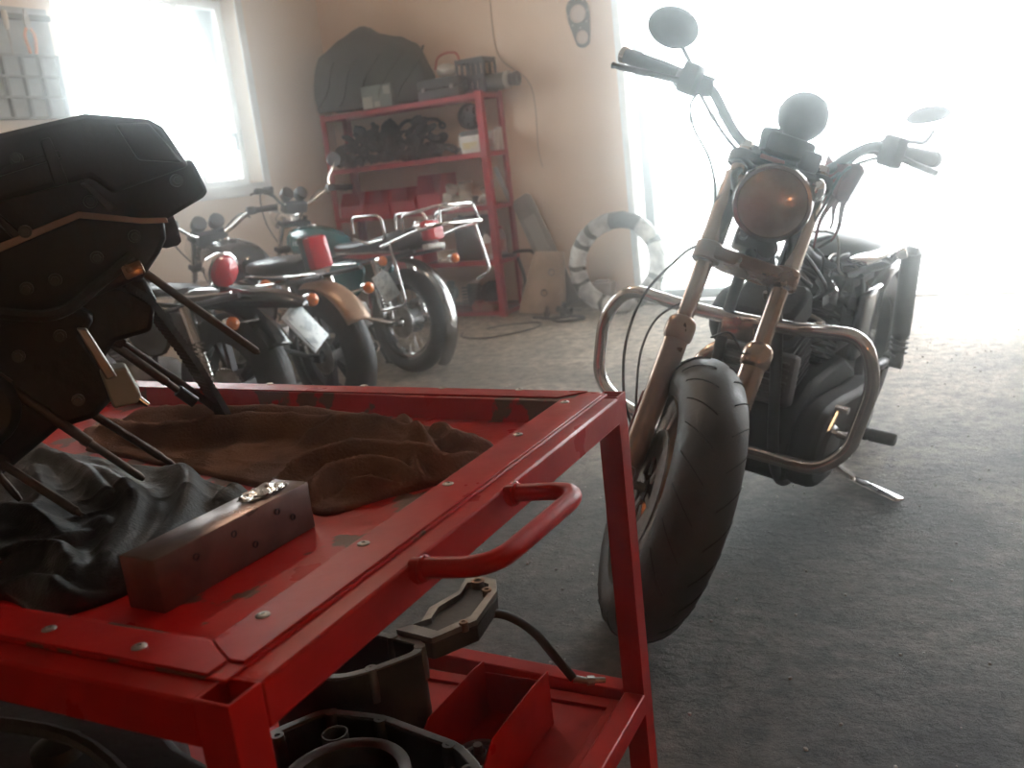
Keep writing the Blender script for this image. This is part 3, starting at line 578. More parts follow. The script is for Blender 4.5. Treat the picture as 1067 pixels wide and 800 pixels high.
def wheel(parent, mk, c, RRr, tw, rimr, rimw, name, kind='spoked', tyre=None, rimm=CHROME, nsp=36, disc=0, grooves=0, squash=1.0):
    c = Vector(c); rc = RRr - tw
    # tyre: rounded carcass with sidewalls down to the rim bead
    prof = []
    for k in range(-9, 10):
        a = k/9*R(118); prof.append((rc+tw*math.cos(a)*(1.0), tw*squash*math.sin(a)))
    prof = [(rimr-.004, -rimw*.9)] + [(rimr+.004, -rimw)] + prof + [(rimr+.004, rimw), (rimr-.004, rimw*.9)]
    mb = mk(); mb.lathe(prof, c, (0, 1, 0), 72); t = mb.done('tyre', tyre or RUBBER, parent, ang=50)
    if grooves:
        mb = mk()
        for i in range(grooves):
            for sgn in (-1, 1):
                pts = []
                for q in range(6):
                    a = 2*PI*(i+.5*(sgn > 0))/grooves + q*.045; b = sgn*R(14+q*11)
                    rr = rc+(tw+.0004)*math.cos(b); pts.append(c+Vector((rr*math.cos(a), tw*squash*math.sin(b)*1.003, rr*math.sin(a))))
                mb.strap(pts, .0052, .0016, (pts[0]-c))
        mb.done('tread_grooves', mat('groove_shadow_rubber', (.008, .008, .008), .9), t)
    mb = mk(); mb.lathe([(rimr, -rimw), (rimr+.006, -rimw), (rimr+.008, -rimw+.008), (rimr-.016, -rimw+.020), (rimr-.020, 0), (rimr-.016, rimw-.020), (rimr+.008, rimw-.008), (rimr+.006, rimw), (rimr, rimw), (rimr-.03, rimw*.4), (rimr-.03, -rimw*.4)], c, (0, 1, 0), 64, closed=True)
    rim = mb.done('rim', rimm, parent)
    mb = mk(); mb.lathe([(.0, -rimw-.012), (.024, -rimw-.012), (.030, -rimw*.8), (.052, -rimw*.7), (.052, -rimw*.45), (.030, -rimw*.3), (.030, rimw*.3), (.052, rimw*.45), (.052, rimw*.7), (.03, rimw*.8), (.024, rimw+.012), (0, rimw+.012)], c, (0, 1, 0), 28); mb.done('hub', DCHROME if kind == 'spoked' else BLKMET, parent)
    if kind == 'spoked':
        mb = mk()
        for i in range(nsp):
            a = 2*PI*i/nsp; sd = 1 if i % 2 else -1; da = .22 if (i//2) % 2 else -.22
            mb.cyl(c+Vector((.048*math.cos(a+da*2), sd*rimw*.55, .048*math.sin(a+da*2))), c+Vector(((rimr-.02)*math.cos(a), sd*.004, (rimr-.02)*math.sin(a))), .0017, None, 5)
        mb.done('spokes', STEEL, rim)
    else:
        mb = mk()
        for i in range(kind):
            a = 2*PI*i/kind
            for d in (-.09, .09):
                p0 = c+Vector((.045*math.cos(a+d), 0, .045*math.sin(a+d))); p1 = c+Vector(((rimr-.022)*math.cos(a+d*1.6), 0, (rimr-.022)*math.sin(a+d*1.6)))
                T = frame_from_z(p0, p1-p0, (0, 1, 0)); L = (p1-p0).length
                mb.prism([(-.016, -.011), (.016, -.011), (.016, .011), (-.016, .011)], 0, L, T)
        mb.done('spokes', rimm, rim, bevel=.002)
    if disc:
        mb = mk(); dy = disc*(rimw+.010); mb.lathe([(.080, dy-.0025), (.148, dy-.0025), (.148, dy+.0025), (.080, dy+.0025)], c, (0, 1, 0), 48, closed=True)
        for i in range(6):
            a = 2*PI*i/6; mb.box(c+Vector((.062*math.cos(a), dy, .062*math.sin(a))), (.05, .004, .016), Matrix.Rotation(-a, 4, 'Y'))
        for i in range(18):
            a = 2*PI*i/18; rr = .098+.016*(i % 3); mb.cyl(c+Vector((rr*math.cos(a), dy-.0032, rr*math.sin(a))), c+Vector((rr*math.cos(a), dy+.0032, rr*math.sin(a))), .004, None, 8)
        mb.done('brake_disc', STEEL, parent)
    return t
def emptypart(name, parent, M=None):
    o = bpy.data.objects.new(name, None); COL.objects.link(o); o.parent = parent; o.empty_display_size = .04
    if M: o.matrix_local = M
    return o
# front wheel (an empty part that carries tyre, rim, hub, disc)
fw = emptypart('front_wheel', cz)
FMW2 = FM @ Matrix.Translation((0, .012, WR)) @ Matrix.Rotation(R(9), 4, 'Z') @ Matrix.Translation((0, 0, -WR))
def mfw(): return MB(FMW2)
wheel(fw, mfw, (0, 0, WR), WR, TW, .232, .046, 'front', kind=9, tyre=TYRE, rimm=DCHROME, disc=-1, grooves=26)
mb = mfw(); mb.lathe([(.150, -.050), (.236, -.046), (.240, -.051), (.232, -.056), (.200, -.050), (.150, -.056)], (0, 0, WR), (0, 1, 0), 56, closed=True); mb.done('rim_flange', CHROME, fw)
mb = mf(); mb.cyl((0, -.125, WR), (0, .125, WR), .011, None, 12); mb.cyl((0, -.128, WR), (0, -.118, WR), .017, None, 6); mb.cyl((0, .118, WR), (0, .128, WR), .017, None, 6); mb.done('axle', STEEL, fw)
# fork legs
for sd in (-1, 1):
    mb = mf(); mb.cyl(fk(.36, sd), fk(.872, sd), .0205, None, 22); up_t = mb.done('fork_leg', DCHROME, cz)
    mb = mf(); T = FM
    prof = [(0, -.03), (.022, -.03), (.027, -.02), (.028, .03), (.029, .30), (.029, .358), (.034, .364), (.036, .376), (.036, .398), (.033, .410), (.026, .418), (.021, .420)]
    mb.lathe(prof, fk(0, sd), fdir, 24); mb.done('slider', COPPERY if sd < 0 else DCHROME, up_t)
    mb = mf(); mb.box(fk(.005, sd, .012), (.056, .036, .062), Matrix.Rotation(-RK, 4, 'Y'), .012); mb.done('axle_clamp', COPPERY, up_t)
    mb = mf(); mb.cyl(fk(.862, sd), fk(.892, sd), .019, .016, 6); mb.done('top_cap', CHROME, up_t)
    mb = mf(); mb.cyl(fk(.60, sd), fk(.80, sd), .0285, .027, 20); mb.torus(fk(.60, sd), fdir, .0275, .003, 24, 6); mb.torus(fk(.80, sd), fdir, .026, .003, 24, 6); mb.done('fork_cover', DCHROME if sd < 0 else CHROME, up_t)
Rk4 = Matrix.Rotation(-RK, 4, 'Y')
# reflector strip / brake hose guide on the slider
mb = mf(); mb.box(fk(.16, -1, -.02)+Vector((0, -.030, 0)), (.014, .006, .12), Rk4, .002); mb.done('reflector', mat('dull_red_reflector', (.28, .05, .04), .4), cz)
mb = mf(); mb.box(fk(.10, -1, -.07)+Vector((0, .012, 0)), (.07, .04, .10), Rk4, .012); mb.cyl(fk(.12, -1, -.07)+Vector((0, -.012, 0)), fk(.12, -1, -.07)+Vector((0, -.03, 0)), .018, None, 16); mb.done('brake_caliper', BLKMET, cz)
def clamp(name, s, m, h, off=0):
    mb = mf(); T = Matrix.Translation(fk(s)) @ Rk4
    poly = [(.034, -.075), (.034, .075), (.022, .125), (-.012, .130), (-.055, .05), (-.055, -.05), (-.012, -.130), (.022, -.125)]
    mb.prism(poly, -h/2, h/2, T); o = mb.done(name, m, cz, bevel=.006)
    for sd in (-1, 1):
        mb = mf(); mb.lathe([(.030, -h*.72), (.0345, -h*.6), (.0345, h*.6), (.030, h*.72), (.02, h*.72)], fk(s, sd), fdir, 22); mb.done('collar', m, o)
    return o
clamp('lower_fork_clamp', .59, COPPERY, .034); clamp('upper_fork_clamp', .845, BLKMET, .022)
mb = mf(); mb.cyl(fk(.58, 0, -.045), fk(.87, 0, -.045), .026, None, 18); mb.cyl(fk(.87, 0, -.045), fk(.885, 0, -.045), .016, None, 6); mb.done('steering_stem', BLKMET, cz)
# headlight
hc = Vector((-.225, 0, 1.035)); hax = Vector((1, 0, -.10)).normalized()
hl = emptypart('headlight', cz)
mb = mf(); mb.lathe([(0, -.125), (.03, -.122), (.058, -.105), (.078, -.06), (.086, -.01), (.086, 0)], hc, hax, 36); mb.done('bucket', GLOSSBLK, hl)
mb = mf(); mb.lathe([(.084, -.006), (.091, -.004), (.093, .006), (.089, .016), (.081, .017), (.079, .010)], hc, hax, 40, closed=True); mb.done('trim_ring', mat('dark_chrome', (.30, .29, .28), .18, 1.0), hl)
mb = mf(); mb.lathe([(.080, .009), (.060, .018), (.035, .0235), (0, .026)], hc, hax, 40); mb.done('lens', LENSGL, hl)
mb = mf(); mb.tube([hc+Vector((-.05, 0, -.08)), hc+Vector((-.045, 0, -.115)), fk(.60, 0, .02)], .014, 10)
for sd in (-1, 1): mb.tube(rounded([hc+Vector((-.04, sd*.088, .0)), hc+Vector((-.06, sd*.105, .03)), hc+Vector((-.12, sd*.09, .05))], .02), .009, 8)
mb.done('headlight_bracket', BLKMET, hl)
mb = mf(); mb.ell(hc+Vector((-.02, .085, .055)), (.05, .02, .028), rot(0, -20, 0)); mb.done('chrome_ear', CHROME, hl)
# cables and horn cluster below the headlamp
mb = mf(); mb.box(fk(.655, 0, .0), (.05, .10, .06), Rk4, .01); mb.cyl(fk(.635, .3, .02), fk(.635, .3, .045), .022, .026, 18); mb.cyl(fk(.65, -.35, .02), fk(.65, -.35, .045), .012, .010, 12); mb.done('horn', BLKMET, cz)
# handlebar
bar = [(-.512, -.470, 1.2575), (-.475, -.375, 1.2535), (-.437, -.275, 1.248), (-.425, -.222, 1.236), (-.405, -.160, 1.180), (-.395, -.105, 1.143), (-.390, -.04, 1.135), (-.390, .04, 1.135), (-.395, .105, 1.143), (-.425, .150, 1.195), (-.475, .200, 1.235), (-.530, .255, 1.242), (-.585, .315, 1.248), (-.66, .392, 1.262)]
BP = smooth(bar, 6)
mb = mf(); mb.tube(BP, .0125, 12); hb = mb.done('handlebar', BLKMET, cz)
for y in (-.045, .045):
    mb = mf(); mb.cyl((-.385, y, 1.095), (-.390, y, 1.140), .016, None, 14); mb.box((-.390, y, 1.140), (.04, .03, .035), None, .008); mb.done('riser', BLKMET, hb)
def gripset(P0, P1, sgn):
    P0, P1 = Vector(P0), Vector(P1); d = (P1-P0).normalized()
    GL = (P1-P0).length
    mb = mf(); mb.lathe([(.013, 0), (.0185, .002), (.0205, GL*.3), (.0205, GL*.75), (.0195, GL-.014), (.0195, GL-.008), (.0, GL-.006)], P0, d, 18)
    mb.done('grip', RUBBER, hb)
    mb = mf(); mb.lathe([(.012, GL-.016), (.0215, GL-.015), (.0215, GL-.002), (.012, GL+.004), (0, GL+.004)], P0, d, 18); mb.done('grip_end', DCHROME if sgn < 0 else BLKPL, hb)
    mb = mf(); q = P0 - d*.028; T = frame_from_z(q, d); mb.box((0, 0, 0), (.05, .045, .05), T, .008); mb.box(Vector(q)+Vector((.045, 0, -.002)), (.05, .075, .045), T.to_3x3().to_4x4(), .008); mb.done('switch_housing', BLKMET, hb)
    fwd_ = Vector((1, -sgn*.2, 0)).normalized()
    a = q + fwd_*.055 + Vector((0, 0, -.012)); b = a + d*.06 + fwd_*.012 + Vector((0, 0, -.006)); c_ = P1 + fwd_*.055 + d*.02 + Vector((0, 0, -.036))
    pts = smooth([a, b, (b+c_)/2+fwd_*.006, c_], 6)
    mb = mf(); mb.tube(pts, [.009]*4+[.008]*(len(pts)-6)+[.0065, .0085], 10); mb.done('lever', DALU, hb)
    return q, d, fwd_
gR = gripset((-.450, -.310, 1.250), (-.515, -.480, 1.258), -1)
gL = gripset((-.545, .270, 1.2435), (-.66, .392, 1.262), 1)
mb = mf(); q = Vector((-.455, -.245, 1.238)); mb.box(q+Vector((.03, -.03, .002)), (.06, .09, .042), rot(0, 0, 20), .008); mb.box(q+Vector((.03, -.03, .026)), (.062, .085, .008), rot(0, 0, 20), .002); mb.done('master_cylinder', BLKMET, hb)
def mirror(stem, c, n, rx, ry, m):
    mb = mf(); mb.tube(smooth(stem, 6), .0055, 8); st = mb.done('mirror_stem', m, hb)
    T = frame_from_z(c, n, (0, 1, 0))
    mb = mf(); prof = [(0, 0.0), (.55, .002), (.92, .005), (1.0, .010), (.97, .018), (.75, .028), (.4, .034), (0, .036)]
    rg = [[T @ Vector((max(r, .001)*rx*math.cos(2*PI*k/32), max(r, .001)*ry*math.sin(2*PI*k/32), h)) for k in range(32)] for r, h in prof]
    mb.rings(rg); mi = mb.done('mirror', BLKPL, hb)
    return mi
mirror([(-.46, -.285, 1.262), (-.455, -.300, 1.285), (-.445, -.345, 1.325)], (-.46, -.372, 1.352), (1, .10, .05), .066, .050, BLKMET)
mirror([(-.55, .265, 1.258), (-.555, .285, 1.275), (-.60, .335, 1.290), (-.60, .345, 1.325)], (-.61, .325, 1.345), (.38, -.50, .75), .054, .030, BLKMET)
# instrument pod seen from the back
gp = emptypart('instrument_pod', cz)
mb = mf(); mb.lathe([(0, -.0), (.035, .002), (.052, .014), (.060, .036), (.060, .055), (.055, .058)], (-.335, .004, 1.222), (-.86, 0, .5), 30); mb.done('pod_shell', BLKPL, gp)
mb = mf(); mb.lathe([(0, .052), (.054, .054)], (-.335, .004, 1.222), (-.86, 0, .5), 30); mb.done('dial', PLATE, gp)
mb = mf(); mb.box((-.345, 0, 1.165), (.05, .115, .05), rot(0, -15, 0), .012); mb.box((-.35, -.05, 1.17), (.04, .05, .055), rot(10, -10, 0), .01); mb.box((-.34, .055, 1.15), (.05, .05, .05), None, .01); mb.done('pod_bracket', BLKPL, gp)
mb = mf(); mb.box((-.325, -.03, 1.128), (.012, .06, .012), None, .003); mb.done('warning_strip', mat('faded_red_plastic', (.35, .07, .06), .4), gp)
# control cables
def cable(pts, r=.0038, m=BLKPL, name='cable'):
    mb = mf(); mb.tube(smooth(pts, 8), r, 7); mb.done(name, m, cz)
cable([(-.425, -.25, 1.235), (-.375, -.262, 1.19), (-.33, -.235, 1.14), (-.30, -.17, 1.08), (-.30, -.125, 1.0), (-.32, -.105, .90)], .0032)
cable([(-.42, -.25, 1.222), (-.37, -.19, 1.17), (-.35, -.13, 1.13), (-.34, -.06, 1.10), (-.36, -.02, 1.06)], .0042)
cable([(-.25, -.125, .885), (-.22, -.155, .85), (-.165, -.205, .74), (-.13, -.205, .62), (-.12, -.165, .50), (-.10, -.12, .44)], .0036)
cable([(-.20, -.10, .76), (-.17, -.155, .70), (-.13, -.165, .62), (-.11, -.14, .52), (-.09, -.115, .45)], .0030)
cable([(-.50, .225, 1.225), (-.44, .175, 1.205), (-.38, .125, 1.13), (-.36, .06, 1.08), (-.38, .02, 1.02)], .0042)
cable([(-.52, .25, 1.225), (-.46, .20, 1.20), (-.36, .14, 1.15), (-.30, .12, 1.05), (-.34, .10, .93), (-.40, .06, .85)], .0036)
cable([(-.16, -.02, .70), (-.10, .01, .735), (-.14, .05, .70), (-.2, .085, .66)], .003)

# --- body side of the machine (body frame)
CY = .035
def mk(): return MB()
neck = Vector((-.475, .056, .93))
mb = mk(); mb.cyl((-.43, .056, .84), (-.515, .056, 1.02), .036, None, 20)
fr = mb.done('frame', BLKMET, cz)
mb = mk()
mb.tube(rounded([(-.49, CY+.02, .98), (-.62, CY, .90), (-.98, CY, .73), (-1.36, CY, .70)], .1), .021, 12)
mb.done('backbone_tube', BLKMET, fr)
for sd in (-1, 1):
    mb = mk(); mb.tube(rounded([(-.455, .052+sd*.02, .87), (-.53, CY+sd*.07, .66), (-.545, CY+sd*.105, .30), (-.64, CY+sd*.11, .17), (-1.18, CY+sd*.12, .17), (-1.22, CY+sd*.12, .40), (-1.08, CY+sd*.10, .70)], .07), .0155, 12); mb.done('cradle_tube', BLKMET, fr)
    mb = mk(); mb.tube(rounded([(-1.0, CY+sd*.08, .71), (-1.35, CY+sd*.11, .70), (-1.66, CY+sd*.11, .74)], .06), .013, 10); mb.done('rear_subframe', BLKMET, fr)
    mb = mk(); mb.tube([(-1.14, CY+sd*.11, .33), (-1.58, CY+sd*.12, .325)], .018, 10); mb.box((-1.58, CY+sd*.12, .325), (.09, .03, .05), None, .006); mb.done('swingarm', BLKMET, cz)
    # shock absorbers
    sx0, sx1 = Vector((-1.40, CY+sd*.165, .74)), Vector((-1.50, CY+sd*.165, .34))
    mb = mk(); mb.cyl(sx0, sx0+(sx1-sx0)*.72, .031, .031, 20); mb.cyl(sx0+(sx1-sx0)*.55, sx0+(sx1-sx0)*.96, .022, None, 16); mb.cyl(sx0+Vector((0, -.02, 0)), sx0+Vector((0, .02, 0)), .018, None, 12); mb.cyl(sx1+Vector((0, -.02, 0)), sx1+Vector((0, .02, 0)), .018, None, 12)
    sh = mb.done('shock_absorber', BLKMET, cz)
    mb = mk(); n = 9; L = sx1-sx0
    hel = [sx0+L*(.50+.42*k/90)+Vector((math.cos(k/90*2*PI*n), math.sin(k/90*2*PI*n), 0))*.028 for k in range(91)]
    mb.tube(hel, .0045, 6); mb.done('spring', BLKMET, sh)
# rear wheel
rw = emptypart('rear_wheel', cz)
wheel(rw, mk, (-1.58, CY, .325), .325, .075, .215, .055, 'rear', kind=9, tyre=TYRE, rimm=BLKMET, disc=-1)
# rear mudguard
mb = mk()
def guard(cx, cz_, r, a0, a1, w, cy, n=22, lip=.35):
    rg = []
    for i in range(n+1):
        a = a0+(a1-a0)*i/n; sec = []
        for k in range(-6, 7):
            b = k/6; y = cy+b*w; rr = r - lip*w*abs(b)**3
            sec.append(Vector((cx+rr*math.cos(a), y, cz_+rr*math.sin(a))))
        rg.append(sec)
    return rg
mb.rings(guard(-1.58, .325, .355, R(30), R(165), .10, CY), closed_u=False, cap=False); mb.done('rear_mudguard', GLOSSBLK, cz, solid=.003)
# seat pad left on the frame, battery tray, side covers and loom
mb = mk(); mb.ell((-1.30, CY, .755), (.27, .13, .055), None, 24, 10); mb.done('seat', VINYL, cz)
mb = mk(); mb.box((-1.10, CY, .57), (.22, .20, .20), None, .02); mb.box((-1.10, CY, .685), (.24, .22, .02), None, .004); mb.done('battery_box', BLKPL, cz)
mb = mk(); mb.box((-1.16, CY+.125, .765), (.34, .06, .012), rot(0, 2, -4), .003); mb.box((-1.33, CY+.14, .748), (.03, .05, .05), rot(20, 0, 10), .004); mb.done('seat_rail', CHROME, cz)
mb = mk(); mb.box((-1.12, CY+.135, .56), (.24, .03, .20), rot(0, 0, 3), .012); mb.done('side_cover', GLOSSBLK, cz)
rng = random.Random(4)
for i in range(12):
    x = -.60-.05*i*.9; pts = [(x, CY+rng.uniform(-.03, .09), rng.uniform(.70, .86))]
    for k in range(3): pts.append((pts[-1][0]-rng.uniform(.05, .12), CY+rng.uniform(-.02, .13), max(.62, pts[-1][2]+rng.uniform(-.11, .03))))
    mb = mk(); mb.tube(smooth(pts, 5), rng.choice((.004, .006, .009)), 7); mb.done('wiring', BLKPL if i % 4 else STEEL, cz)
for i in range(7):
    mb = mk(); mb.box((rng.uniform(-1.05, -.68), CY+.05+rng.uniform(0, .07), rng.uniform(.60, .75)), (.05, .03, .03), rot(rng.uniform(0, 90), rng.uniform(0, 60), rng.uniform(0, 90)), .004); mb.done('connector', [CHROME, BLKPL, DALU][i % 3], cz)
ENGBLK = mat('wrinkle_black_engine', (.012, .012, .013), .62, .1, (.02, .02, .021), 14, .15, 90, spec=.3)
# engine: crankcase, two finned cylinders, covers
en = emptypart('engine', cz)
mb = mk(); prism_T = Matrix(((1, 0, 0, 0), (0, 0, -1, CY+.13), (0, 1, 0, 0), (0, 0, 0, 1)))
mb.prism([(-.60, .20), (-.57, .30), (-.60, .40), (-.72, .46), (-1.0, .47), (-1.14, .40), (-1.16, .26), (-1.08, .18), (-.70, .17)], 0, .26, prism_T); mb.done('crankcase', ENGBLK, en, bevel=.015)
def barrel(bx, bz, tilt, w):
    d = Vector((math.sin(tilt), 0, math.cos(tilt))); o = Vector((bx, CY, bz)); T = frame_from_z(o, d, (1, 0, 0))
    mb = mk(); mb.cyl(o, o+d*.24, .058, None, 24)
    for k in range(9):
        h = .02+k*.021; q = w*(1-.02*abs(k-4))
        mb.prism([(x*q, y*q) for x, y in ((-.085, -.075), (-.06, -.1), (.06, -.1), (.085, -.075), (.085, .075), (.06, .1), (-.06, .1), (-.085, .075))], h, h+.008, T)
    c = mb.done('cylinder', BLKMET, en, bevel=.001)
    mb = mk(); mb.prism([(x*w, y*w) for x, y in ((-.085, -.075), (-.06, -.095), (.06, -.095), (.085, -.075), (.085, .075), (.06, .095), (-.06, .095), (-.085, .075))], .215, .30, T); mb.done('rocker_cover', ENGBLK, c, bevel=.014)
barrel(-.735, .42, R(20), 1.0); barrel(-.905, .42, R(-22), 1.0)
# left side: primary cover with round bosses, front oil cooler plate
mb = mk(); pc = [(-.62, .20), (-.575, .30), (-.62, .40), (-.74, .42), (-.95, .40), (-1.12, .39), (-1.16, .31), (-1.12, .22), (-.95, .20), (-.78, .175)]
mb.prism([(q.x, q.y) for q in smooth([(x, y, 0) for x, y in pc], 4, True)], -.075, 0, Matrix(((1, 0, 0, 0), (0, 0, -1, CY+.13), (0, 1, 0, 0), (0, 0, 0, 1)))); pcv = mb.done('primary_cover', ENGBLK, en, bevel=.018)
for x, z, r in ((-.70, .29, .075), (-1.0, .30, .085)):
    mb = mk(); mb.lathe([(0, .018), (r*.6, .018), (r*.9, .012), (r, 0)], (x, CY+.205, z), (0, 1, 0), 30); mb.done('round_cover', BLKMET, pcv)
mb = mk(); mb.box((-.575, CY+.01, .50), (.05, .23, .14), rot(0, -6, 0), .012)
for k in range(7): mb.box((-.548, CY+.01, .445+.018*k), (.012, .20, .006), None, .001)
mb.done('oil_cooler', mat('grey_cooler', (.12, .115, .11), .5, .4, (.08, .075, .075), 10), en)
mb = mk(); mb.lathe([(0, .09), (.03, .088), (.037, .08), (.037, .0)], (-.60, CY-.02, .24), (1, 0, -.15), 22); mb.done('oil_filter', GLOSSBLK, en)
mb = mk(); mb.ell((-.80, CY-.17, .58), (.10, .05, .09), None, 22, 10); mb.done('air_cleaner', ENGBLK, en)
# exhaust on the right side
for dz, x0 in ((0, -.66), (.07, -.90)):
    mb = mk(); mb.tube(rounded([(x0, CY-.08, .56), (x0+.06, CY-.16, .50), (x0+.04, CY-.20, .32+dz), (-1.0, CY-.21, .26+dz), (-1.25, CY-.22, .26+dz)], .09), .021, 12); ex = mb.done('exhaust', DCHROME, cz)
    mb = mk(); mb.lathe([(.022, 0), (.042, .05), (.042, .48), (.036, .52), (.025, .52)], (-1.2, CY-.22, .26+dz), (-1, 0, .05), 20); mb.done('silencer', BLKMET, ex)
# crash bar
gx = -.525; gy = -.012
loop_ = [(gx+.01, gy, .652), (gx, gy+.14, .655), (gx-.01, gy+.335, .675), (gx-.03, gy+.375, .56), (gx-.03, gy+.345, .36), (gx, gy+.28, .300), (gx+.01, gy+.10, .300), (gx+.01, gy-.10, .300), (gx, gy-.30, .312), (gx-.02, gy-.405, .37), (gx-.02, gy-.405, .56), (gx-.01, gy-.33, .665), (gx, gy-.14, .652)]
mb = mk(); mb.tube(rounded(loop_, .075, 6, True), .0185, 14, closed=True); cb_ = mb.done('crash_bar', CHROME, cz)
mb = mk(); mb.box((gx+.002, gy+.02, .63), (.05, .09, .06), None, .008); mb.cyl((gx+.03, gy+.02, .652), (gx-.05, gy+.02, .652), .012, None, 8); mb.done('crash_bar_clamp', DCHROME, cb_)
# foot controls, pegs
for sd in (1, -1):
    mb = mk(); mb.cyl((-.86, CY+sd*.15, .305), (-.86, CY+sd*.24, .305), .011, None, 12); pg = mb.done('footpeg', BLKMET, cz)
    mb = mk(); mb.lathe([(.012, 0), (.019, .004), (.019, .03), (.0165, .034), (.019, .038), (.019, .10), (.016, .108), (0, .108)], (-.86, CY+sd*.235, .305), (0, sd, .05), 16); mb.done('peg_rubber', RUBBER, pg)
mb = mk(); mb.tube(rounded([(-.84, CY+.16, .33), (-.74, CY+.19, .345), (-.66, CY+.20, .36), (-.66, CY+.25, .36)], .03), .008, 8); mb.cyl((-.66, CY+.235, .36), (-.66, CY+.275, .36), .012, None, 12); mb.done('gear_lever', CHROME, cz)
mb = mk(); mb.tube([(-.66, CY+.21, .36), (-.69, CY+.22, .42)], .007, 8); mb.cyl((-.69, CY+.21, .42), (-.69, CY+.245, .42), .011, None, 10); mb.done('linkage', CHROME, cz)
mb = mk(); mb.tube(rounded([(-.84, CY-.16, .30), (-.72, CY-.19, .28), (-.68, CY-.2, .30)], .03), .008, 8); mb.box((-.68, CY-.22, .305), (.03, .06, .014), None, .004); mb.done('brake_pedal', STEEL, cz)
# side stand: body frame goal so that its foot meets the floor
foot_w = Vector((FOOT0[0], FOOT0[1], .020)); fl_ = BM.inverted() @ foot_w
piv = Vector((-.90, CY+.10, .20))
mb = mk(); mb.tube([piv, piv+(fl_-piv)*.35, fl_], [.013, .0115, .0105], 12); mb.cyl(piv-Vector((0, .03, 0)), piv+Vector((0, .03, 0)), .02, None, 14); ss = mb.done('side_stand', CHROME, cz)
fr_w = BM.inverted().to_3x3()
FD_ = Vector((FOOT1[0]-FOOT0[0], FOOT1[1]-FOOT0[1], 0))
T = BM.inverted() @ Matrix.Translation(((FOOT0[0]+FOOT1[0])/2, (FOOT0[1]+FOOT1[1])/2, .014)) @ Matrix.Rotation(math.atan2(FD_.y, FD_.x), 4, 'Z')
mb = mk(); mb.box((0, 0, 0), (FD_.length+.03, .036, .016), T, .007); mb.done('stand_foot', CHROME, ss)
mb = mk(); n = 14; a = piv+Vector((.03, .01, -.02)); b = a+(fl_-piv)*.3
mb.tube([a+(b-a)*(k/98)+Vector((math.cos(k*2*PI*n/98), 0, math.sin(k*2*PI*n/98)))*.008 for k in range(99)], .002, 5); mb.done('return_spring', STEEL, ss)
# dark red tasselled cloth over the left bar clamp
tb = BM @ FM
def band(u, v):
    a = u*2*PI
    return Vector((-.415+.045*math.cos(a), .155+.04*math.sin(a), 1.205-.075*v+.008*math.sin(3*a+v*3)))
mb = MB(); mb.grid(lambda u, v: Vector((-.44+.055*math.cos(u*2*PI)*(1-.25*v), .150+.048*math.sin(u*2*PI)*(1-.2*v), 1.175-.085*v+.008*math.sin(u*19+v*3))), 30, 10)
for k in range(5):
    y = .115+.018*k; L = .085+.03*((k*7) % 3)
    mb.grid(lambda u, v: Vector((-.425+.006*math.sin(v*7+k), y+.016*(u-.5)*(1-.75*v)+.006*math.sin(v*5+k), 1.10-L*v)), 3, 10)
tag(mb.done('bandana', mat('dark_red_cotton', (.20, .03, .035), .9, 0, (.13, .02, .025), 20), None, ang=180, solid=.002, mw=tb), 'dark red tasselled cloth tied at the cruiser handlebar', 'bandana')
